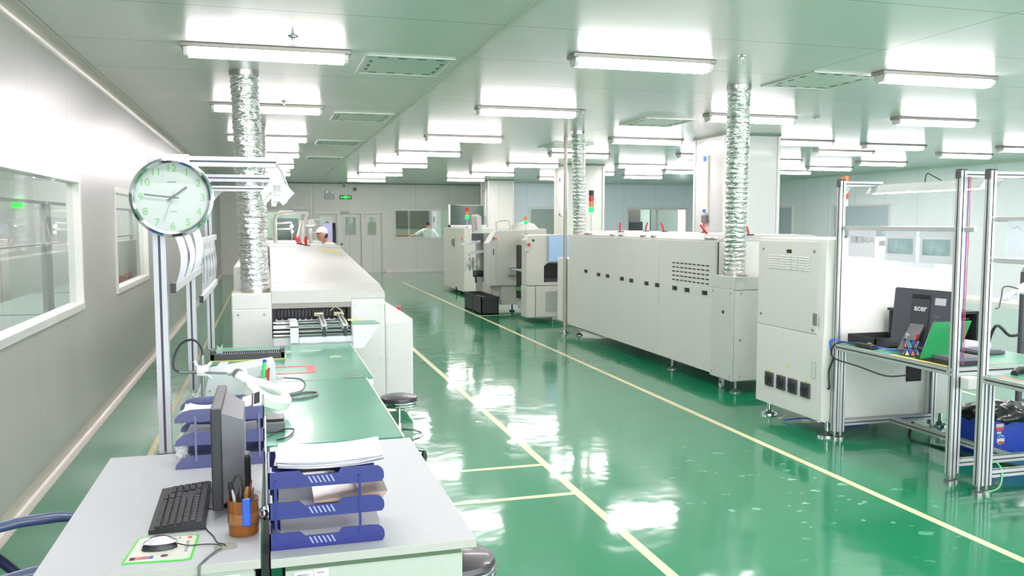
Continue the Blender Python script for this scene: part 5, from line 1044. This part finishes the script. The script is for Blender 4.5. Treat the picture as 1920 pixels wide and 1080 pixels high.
for x, y, z, r_, m_, n_ in ((-.045, 5.02, .945, .011, M('marker_green', (70, 225, 120), .4), 'marker'), (-.03, 5.01, .905, .006, M('pen_red2', (200, 70, 50), .4), 'pen'), (-.022, 5.03, .91, .006, M('pen_red3', (150, 50, 40), .4), 'pen'), (-.06, 5.03, .9, .005, paper, 'pen')): 
    k = MB().tube([(x, y, .76), (x + .012, y, z)], r_, 10).build(n_, m_, pc2)
    if n_ == 'marker': MB().tube([(x + .012, y, z), (x + .014, y, z + .015)], .011, 10).build('marker_cap', M('cap_blue', (50, 70, 200), .4), k)
bb = tag(MB().poly([(-.40, 6.35), (.11, 6.35), (.11, 6.52), (-.39, 6.52)], 2, .751, .757).build('yellow_board', yellow), 'thin yellow-edged board under the black comb rack', 'board')
rk = thing('comb_rack', (-.15, 6.4, .757), 'black comb-like board rack at the back of the far green bench', 'rack'); mb = MB(); mb.box(-.41, .10, 6.36, 6.38, .757, .80); mb.box(-.41, .10, 6.49, 6.51, .757, .80); mb.box(-.41, -.38, 6.36, 6.51, .757, .83, bev=.004); mb.box(.07, .10, 6.36, 6.51, .757, .83, bev=.004); mb.build('rack_frame', dgr, rk)
mb = MB()
for k in range(30): mb.box(-.375 + k * .0148, -.369 + k * .0148, 6.38, 6.49, .76, .797)
mb.build('comb_teeth', mgr, rk); MB().poly([(-.37, .80), (-.33, .80), (-.325, .87), (-.345, .84), (-.365, .86)], 1, 6.42, 6.424).build('green_clip', M('pale_green_clip', (170, 210, 190), .3, coat=.5), rk)
tag(MB().poly([(-.355, 6.17), (-.29, 6.17), (-.285, 6.33), (-.34, 6.33)], 2, .751, .753).build('white_card', paper), 'white card lying in front of the comb rack', 'card')
mb = MB(); X0, X1, Y0_, Y1_ = -.36, .29, 5.72, 6.02
mb.box(X0, X1 - .03, Y1_ - .03, Y1_, .751, .752); mb.box(X0, X1 - .03, Y0_, Y0_ + .025, .751, .752); mb.poly([(X1 - .06, Y0_), (X1 - .02, Y0_), (X1, Y0_ + .03), (X1, Y1_ - .03), (X1 - .02, Y1_), (X1 - .06, Y1_)], 2, .751, .7525); mb.box(X0 - .02, X0 + .03, Y0_, Y1_, .751, .752)
tag(mb.build('pink_outline', pink), 'pink rectangular tape outline on the far green bench', 'tape')
tz = tag(MB().box(.44, .56, 5.46, 5.50, .751, .756, bev=.001).build('tweezers', steel), 'steel tweezers at the edge where the two green benches meet', 'tool')
tag(MB().box(.42, .5, 6.35, 6.37, .751, .755).build('tweezers', M('pale_tool', (220, 224, 190), .4)), 'pale tweezers near the back edge of the far green bench', 'tool')
sb_ = thing('grey_adaptor_box', (-.02, 3.98, .75), 'small grey adaptor with leads just behind the slate tray', 'adaptor'); bx('adaptor', mgr, sb_, -.03, .06, 4.12, 4.25, .751, .80, bev=.006); bx('adaptor_top', blk, sb_, -.025, .055, 4.13, 4.24, .80, .815, bev=.003)
MB().tube([(-.03, 4.0, .757), (.05, 4.05, .78), (.1, 4.12, .76), (.07, 4.0, .757), (.02, 3.95, .757)], .004, 6).build('lead', blk, sb_)
MB().tube([(-.34, 5.0, .757), (-.40, 5.0, .78), (-.41, 4.9, .80), (-.37, 4.85, .77), (-.3, 4.8, .757)], .006, 6).build('white_cable', lgr)
tag(bpy.data.objects['white_cable'], 'white looped cable at the foot of the magnifier stand', 'cable')

# ------------------------------------------------------------------ stools and chair
def stool(loc, lab, seat=.5, r=.14):
    t = thing('round_stool', (0, 0, 0), lab, 'stool', 'round stools along the benches')
    MB().lathe([(.001, seat), (r * .75, seat), (r * .93, seat - .008), (r * .97, seat - .025), (r * .95, seat - .034), (.001, seat - .034)], seg=36).build('cushion', M('stool_black', (58, 54, 58), .35, coat=.2), t)
    mb = MB(); 
    for z in (seat - .032, seat - .052): mb.lathe([(r * .93, z), (r * .99, z - .002), (r * 1.01, z - .009), (r * .99, z - .016), (r * .93, z - .018)], seg=36)
    mb.build('chrome_band', chrome, t)
    MB().lathe([(.001, seat - .07), (r * .6, seat - .07), (r * .6, seat - .05), (.001, seat - .05)], seg=24).build('seat_plate', chrome, t)
    MB().lathe([(.018, .10), (.018, seat - .07)], seg=16).build('gas_column', chrome, t); MB().lathe([(.026, .10), (.026, .28), (.02, .29)], seg=16).build('column_sleeve', steel, t)
    b_ = MB(); pts = [(.17 * math.cos(a), .17 * math.sin(a), .2) for a in [i * 2 * PI / 24 for i in range(25)]]; b_.tube(pts, .008, 8); b_.tube([(0, 0, .2), (.17, 0, .2)], .006); b_.tube([(0, 0, .2), (-.17, 0, .2)], .006); b_.build('foot_ring', chrome, t)
    for k in range(5):
        a = k * 2 * PI / 5 + .3; lg_ = MB().tube([(0, 0, .11), (.2 * math.cos(a), .2 * math.sin(a), .06)], [.02, .012], 10).build('leg', chrome, t); MB().lathe([(.001, 0), (.022, 0), (.022, .02), (.012, .055)], (.2 * math.cos(a), .2 * math.sin(a), 0), 12).build('foot_glide', blk, lg_)
    t.location = loc; return t
stool((.885, 6.1, 0), 'black round stool with chrome rim standing beside the far green bench', .49)
stool((.655, 3.08, 0), 'black round stool with chrome rim half hidden beside the front desk', .49, .155)
stool((.72, 4.75, 0), 'round stool pushed under the bench edge so only its chrome rim shows', .33, .15)
oc = thing('office_chair', (0, 0, 0), 'blue office chair with grey-blue loop armrests at the bottom left corner', 'chair')
ARM = M('armrest_blue', (84, 96, 126), .35, coat=.2); SEAT = M('seat_blue', (30, 90, 200), .8)
MB().box(-.24, .24, -.23, .23, .40, .47, bev=.03, seg=3).build('seat', SEAT, oc); MB().box(-.30, -.24, -.2, .2, .55, .95, bev=.03, seg=3).build('backrest', SEAT, oc); MB().box(-.29, -.25, -.04, .04, .42, .6, bev=.01).build('back_support', blk, oc)
for s in (1, -1):
    mb = MB(); pts = [(-.22, s * .25, .62), (-.14, s * .265, .65), (-.02, s * .27, .665), (.1, s * .27, .66), (.2, s * .265, .635)]; mb.tube(pts, [.014, .022, .024, .024, .014], 12)
    for v in mb.bm.verts: v.co.z = .65 + (v.co.z - .65) * .8
    mb.build('armrest', ARM, oc); MB().tube([(-.13, s * .265, .64), (-.11, s * .268, .56), (-.03, s * .26, .47), (.06, s * .23, .41), (.1, s * .15, .40)], [.02, .018, .018, .018, .015], 10).build('arm_bracket', M('bracket_navy', (44, 50, 72), .4), oc)
MB().lathe([(.03, .1), (.03, .4)], seg=14).build('gas_column', blk, oc)
for k in range(5):
    a = k * 2 * PI / 5; lg_ = MB().tube([(0, 0, .12), (.27 * math.cos(a), .27 * math.sin(a), .075)], [.03, .016], 10).build('leg', blk, oc); MB().lathe([(.001, -.02), (.028, -.02), (.03, 0), (.028, .02), (.001, .02)], (.27 * math.cos(a), .27 * math.sin(a), .03), 14, ax='x').build('caster', blk, lg_)
oc.location = (-.78, 3.13, 0); oc.rotation_euler = (0, 0, math.radians(17))

# ------------------------------------------------------------------ people
def person(base, face, lab, pose, top=cloth, bottom=trous, H_=1.7, cap=None, arms=None, head_tilt=(0, 0), name='person', skinm=skin, hairm=hair):
    """face: heading (radians, direction the person looks in xy). arms: ((elbow,wrist) left, (elbow,wrist) right) in body coords x right, y forward"""
    t = thing(name, base, lab, 'person'); s = H_ / 1.7
    c, sn = math.cos(face - PI / 2), math.sin(face - PI / 2)
    def W(x, y, z): return (base[0] + (x * c - y * sn) * s, base[1] + (x * sn + y * c) * s, base[2] + z * s)
    (le, lw), (re, rw) = arms
    J = [(W(0, 0, .95), (.15 * s, .11 * s)), (W(0, 0, 1.12), (.135 * s, .10 * s)), (W(0, .01, 1.30), (.155 * s, .11 * s)), (W(0, 0, 1.42), (.10 * s, .08 * s)), (W(0, .01, 1.48), .052 * s), (W(0, .015 + head_tilt[0] * .3, 1.53), .05 * s),
         (W(-.19, 0, 1.38), .065 * s), (W(*le), .047 * s), (W(*lw), .033 * s), (W(.19, 0, 1.38), .065 * s), (W(*re), .047 * s), (W(*rw), .033 * s),
         (W(-.1, 0, .86), .09 * s), (W(-.11, .02, .48), .06 * s), (W(-.11, -.02, .09), .042 * s), (W(-.11, .10, .04), .04 * s), (W(.1, 0, .86), .09 * s), (W(.11, .02, .48), .06 * s), (W(.11, -.02, .09), .042 * s), (W(.11, .10, .04), .04 * s)]
    E_ = [(0, 1), (1, 2), (2, 3), (3, 4), (4, 5), (2, 6), (6, 7), (7, 8), (2, 9), (9, 10), (10, 11), (0, 12), (12, 13), (13, 14), (14, 15), (0, 16), (16, 17), (17, 18), (18, 19)]
    skinned('body', J, E_, skinm, t)
    # clothes: slightly larger skins over trunk, arms and legs
    k = 1.12
    k = 1.2
    def gj(i, f=k): p_, r = J[i]; return (p_, tuple(v * f for v in r) if isinstance(r, tuple) else r * f)
    slv = lambda a, b, f: tuple(a[i] + (b[i] - a[i]) * f for i in range(3))
    T = [gj(0), gj(1), gj(2), (W(0, 0, 1.455), (.095 * s, .085 * s)), gj(6), gj(7, 1.25), (slv(J[7][0], J[8][0], pose), .045 * s), gj(9), gj(10, 1.25), (slv(J[10][0], J[11][0], pose), .045 * s), (W(0, 0, .84), (.17 * s, .13 * s))]
    skinned('shirt', T, [(0, 1), (1, 2), (2, 3), (2, 4), (4, 5), (5, 6), (2, 7), (7, 8), (8, 9), (0, 10)], top, t)
    Lg = [(W(0, 0, .93), (.15 * s, .115 * s)), gj(12, 1.1), gj(13, 1.25), (W(-.11, -.02, .1), .055 * s), gj(16, 1.1), gj(17, 1.25), (W(.11, -.02, .1), .055 * s)]
    skinned('trousers', Lg, [(0, 1), (1, 2), (2, 3), (0, 4), (4, 5), (5, 6)], bottom, t)
    for sd_ in (-1, 1): MB().ball(W(sd_ * .11, .045, .045), 1, (.05 * s, .13 * s, .05 * s) if abs(sn) < .5 else (.1 * s, .1 * s, .05 * s)).build('shoe', M('shoe_white', (210, 212, 214), .6), t)
    # head with face
    hy = .03 + head_tilt[0]; hz = 1.615 + head_tilt[1]; mb = MB(); b_ = bmesh.new(); bmesh.ops.create_uvsphere(b_, u_segments=20, v_segments=14, radius=1)
    for v in b_.verts:
        x, y, z = v.co; jaw = 1 - .28 * max(0, -z) ** 1.5; v.co = Vector(W(x * .075 * jaw, hy + y * .095 * (1 - .12 * max(0, -z)), hz + z * .115))
    mb.merge(b_, smooth=True); mb.ball(W(0, hy + .098, hz - .012), .016 * s, (1, 1, 1.5)); mb.ball(W(-.077, hy - .005, hz), .02 * s, (.6, 1, 1.5)); mb.ball(W(.077, hy - .005, hz), .02 * s, (.6, 1, 1.5)); mb.build('head', skinm, t)
    for x in (-.03, .03): MB().ball(W(x, hy + .086, hz + .012), .0095 * s).build('eye', hairm, t)
    MB().tube([W(-.022, hy + .09, hz - .052), W(0, hy + .096, hz - .05), W(.022, hy + .09, hz - .052)], .005 * s, 6).build('mouth', M('lips', (170, 90, 84), .5), t)
    if cap:
        mb = MB(); b_ = bmesh.new(); bmesh.ops.create_uvsphere(b_, u_segments=20, v_segments=12, radius=1)
        for v in b_.verts: x, y, z = v.co; z = max(z, -.15 if y < .3 else .12); v.co = Vector(W(x * .088, hy - .005 + y * .107, hz + .03 + z * .105))
        mb.merge(b_, smooth=True); mb.build('cap', cap, t); MB().poly([W(-.07, hy + .09, 0)[:2], W(.07, hy + .09, 0)[:2], W(.05, hy + .15, 0)[:2], W(-.05, hy + .15, 0)[:2]], 2, base[2] + (hz + .035) * s, base[2] + (hz + .043) * s).build('cap_peak', cap, t)
        mb = MB(); b_ = bmesh.new(); bmesh.ops.create_uvsphere(b_, u_segments=18, v_segments=10, radius=1)
        for v in b_.verts: x, y, z = v.co; v.co = Vector(W(x * .08, hy - .02 + min(y, .3) * .09, hz - .01 + z * .07))
        mb.merge(b_, smooth=True); mb.build('hair', hairm, t)
    else:
        mb = MB(); b_ = bmesh.new(); bmesh.ops.create_uvsphere(b_, u_segments=20, v_segments=12, radius=1)
        for v in b_.verts:
            x, y, z = v.co; lo_ = -.55 if y < .1 else .35; v.co = Vector(W(x * .082, hy - .008 + min(y, .75) * .102, hz + .02 + max(z, lo_) * .108))
        mb.merge(b_, smooth=True); mb.build('hair', hairm, t)
    # hands
    for (e_, w_2), sd_ in ((arms[0], -1), (arms[1], 1)):
        d = (Vector(W(*w_2)) - Vector(W(*e_))).normalized(); up = Vector((0, 0, 1)); sx = d.cross(up).normalized(); o_ = Vector(W(*w_2)); up2 = sx.cross(d)
        Jh = [(o_, .024 * s), (o_ + d * .05, (.034 * s, .016 * s))]; Eh = [(0, 1)]
        for q_, (off, ln) in enumerate(((-.026, .062), (-.009, .075), (.009, .07), (.026, .055))):
            i0 = len(Jh); a = o_ + d * .085 + sx * off; Jh += [(a, .0095 * s), (a + d * ln * .55 - up2 * .012, .0085 * s), (a + d * ln * .85 - up2 * .035, .007 * s)]; Eh += [(1, i0), (i0, i0 + 1), (i0 + 1, i0 + 2)]
        i0 = len(Jh); a = o_ + d * .035 - sx * .03 * sd_; Jh += [(a, .011 * s), (a + d * .035 - sx * .02 * sd_ - up2 * .01, .0095 * s)]; Eh += [(1, i0), (i0, i0 + 1)]
        skinned('hand', Jh, Eh, glove if pose > .95 else skinm, t, sub=1)
    return t
pw = person((5.6, 30.9, 0), PI / 2 + .15, 'person in a white short-sleeved shirt seen from behind through the wide back window', .05, arms=(((-.42, .08, 1.24), (-.62, .22, 1.16)), ((.36, -.08, 1.14), (.2, .1, 1.0))), H_=1.74)
whl = thing('hand_wheel', (4.97, 31.1, 0), 'dark hand wheel held by the person behind the back window', 'wheel'); MB().tube([(4.97 + .17 * math.cos(a), 31.12, 1.1 + .13 * math.sin(a)) for a in [i * PI / 10 for i in range(21)]], .018, 8).build('rim', blk, whl)
mb = MB(); mb.tube([(4.8, 31.12, 1.1), (5.14, 31.12, 1.1)], .015); mb.tube([(4.97, 31.12, .02), (4.97, 31.12, 1.22)], .025); mb.lathe([(.001, 0), (.2, 0), (.2, .03), (.001, .03)], (4.97, 31.12, 0), 16); mb.build('stand', dgr, whl)
cbx2 = thing('cardboard_box', (4.6, 30.2, 0), 'reddish cardboard carton at the lower left of the back window', 'box'); bx('carton', M('carton', (176, 130, 108), .7), cbx2, 4.25, 4.75, 30.1, 30.5, .8, 1.27, bev=.004); bx('carton', M('carton', (0, 0, 0)), cbx2, 4.25, 4.75, 30.1, 30.5, 0, .79, bev=.004)
fe = thing('wall_phone', (6.0, 31.7, 1.8), 'small red and black device on the pale wall behind the back window', 'device'); bx('body', blk, fe, 5.97, 6.0, 31.66, 31.78, 1.72, 1.92, bev=.01); bx('red_dot', red, fe, 5.96, 5.97, 31.69, 31.75, 1.76, 1.82)
po = person((.93, 14.45, 0), -PI / 2 - 1.0, 'operator in a white cap with lowered face behind the left oven', 1.0, top=cloth, bottom=cloth, cap=cloth, arms=(((-.26, .12, 1.12), (-.12, .36, 1.2)), ((.26, .12, 1.12), (.1, .36, 1.2))), H_=1.64, head_tilt=(.06, -.03))
pd = person((1.98, 30.4, 0), -PI / 2, 'person whose face shows in the vision panel of the leftmost back door', .3, top=M('grey_shirt', (150, 155, 165), .8), arms=(((-.25, .02, 1.12), (-.22, .15, .9)), ((.25, .02, 1.12), (.22, .15, .9))), H_=1.72)
pr_ = person((5.75, 4.75, 0), PI - .1, 'operator outside the right edge reaching a white gloved sleeve over the bench', 1.0, top=cloth, bottom=cloth, cap=cloth, arms=(((-.22, .16, 1.2), (-.1, .42, 1.02)), ((.24, .24, 1.28), (.22, .47, 1.22))), H_=1.72)
wsd = tag(MB().tube([(5.27, 5.0, 1.25), (5.18, 5.0, 1.27), (5.13, 5.0, 1.26), (5.12, 5.0, 1.2), (5.1, 5.0, 1.12), (5.07, 5.0, 1.11)], .005, 6).build('wrist_strap_cord', dgr), 'dark curved wrist strap cord hanging from the white sleeve at right', 'cord')

# ------------------------------------------------------------------ side room behind the left windows
SB = M('side_bench', (150, 172, 164), .25, coat=.4)
for i, (y0, y1) in enumerate(((7.0, 9.9), (10.0, 12.9), (13.0, 15.8))):
    t = thing('side_room_bench', (-2.6, (y0 + y1) / 2, 0), 'long pale bench in the side room behind the left windows, %s from the front' % ORD[i].replace('nearest', 'first'), 'workbench', 'benches in the side room')
    bx('tabletop', SB, t, -3.1, -2.2, y0, y1, .74, .77); mb = MB(); mb.box(-2.23, -2.2, y0, y1, .66, .74); mb.box(-2.23, -2.2, y0, y1, .15, .18); mb.build('front_rail', alu, t)
    for y in (y0 + .05, y1 - .05): MB().box(-2.25, -2.2, y - .025, y + .025, 0, 1.95).build('post', alu, t)
    mb = MB(); mb.box(-2.24, -2.21, y0, y1, 1.92, 1.95); mb.box(-2.24, -2.21, y0, y1, 1.5, 1.52); mb.build('upper_rail', aluw, t)
for i, y in enumerate((9.9, 10.9)):
    t = thing('side_room_cabinet', (-2.5, y, 0), 'white cabinet seen through the second left window, %s one' % ('nearer' if i == 0 else 'farther'), 'cabinet'); 
fx = thing('fire_equipment_box', (-1.9, 9.7, 0), 'pale box with a red fire-equipment label behind the second left window', 'box')
bx('cabinet', M('fx_white', (206, 208, 200), .4), fx, -2.1, -1.77, 12.0, 12.7, 0, 1.42, bev=.01); bx('red_label', M('fx_red', (214, 60, 50), .5), fx, -1.72, -1.715, 11.0, 12.1, .90, 1.09); bx('label_board', M('fx_white', (0, 0, 0)), fx, -1.76, -1.72, 10.9, 12.6, .0, 1.5)
text('fire_lettering', '灭火器', .15, (-1.712, 11.55, 1.0), Matrix.Rotation(PI / 2, 3, 'Z') @ RY, paper, fx)
for n_ in ('side_room_cabinet', 'side_room_cabinet.001'):
    o = bpy.data.objects.get(n_); y = o.location.y + 2.2; bx('body', white, o, -4.2, -3.5, y - .4, y + .4, 0, 1.5, bev=.01); bx('door_line', mgr, o, -3.502, -3.498, y - .003, y + .003, .1, 1.45)
es2 = thing('exit_sign', (-3.5, 15.98, 2.3), 'green running-man sign seen through the nearest left window', 'sign'); bx('sign_face', exitg, es2, -4.06, -3.90, 15.95, 16.0, 1.98, 2.12)

bpy.context.view_layer.update()
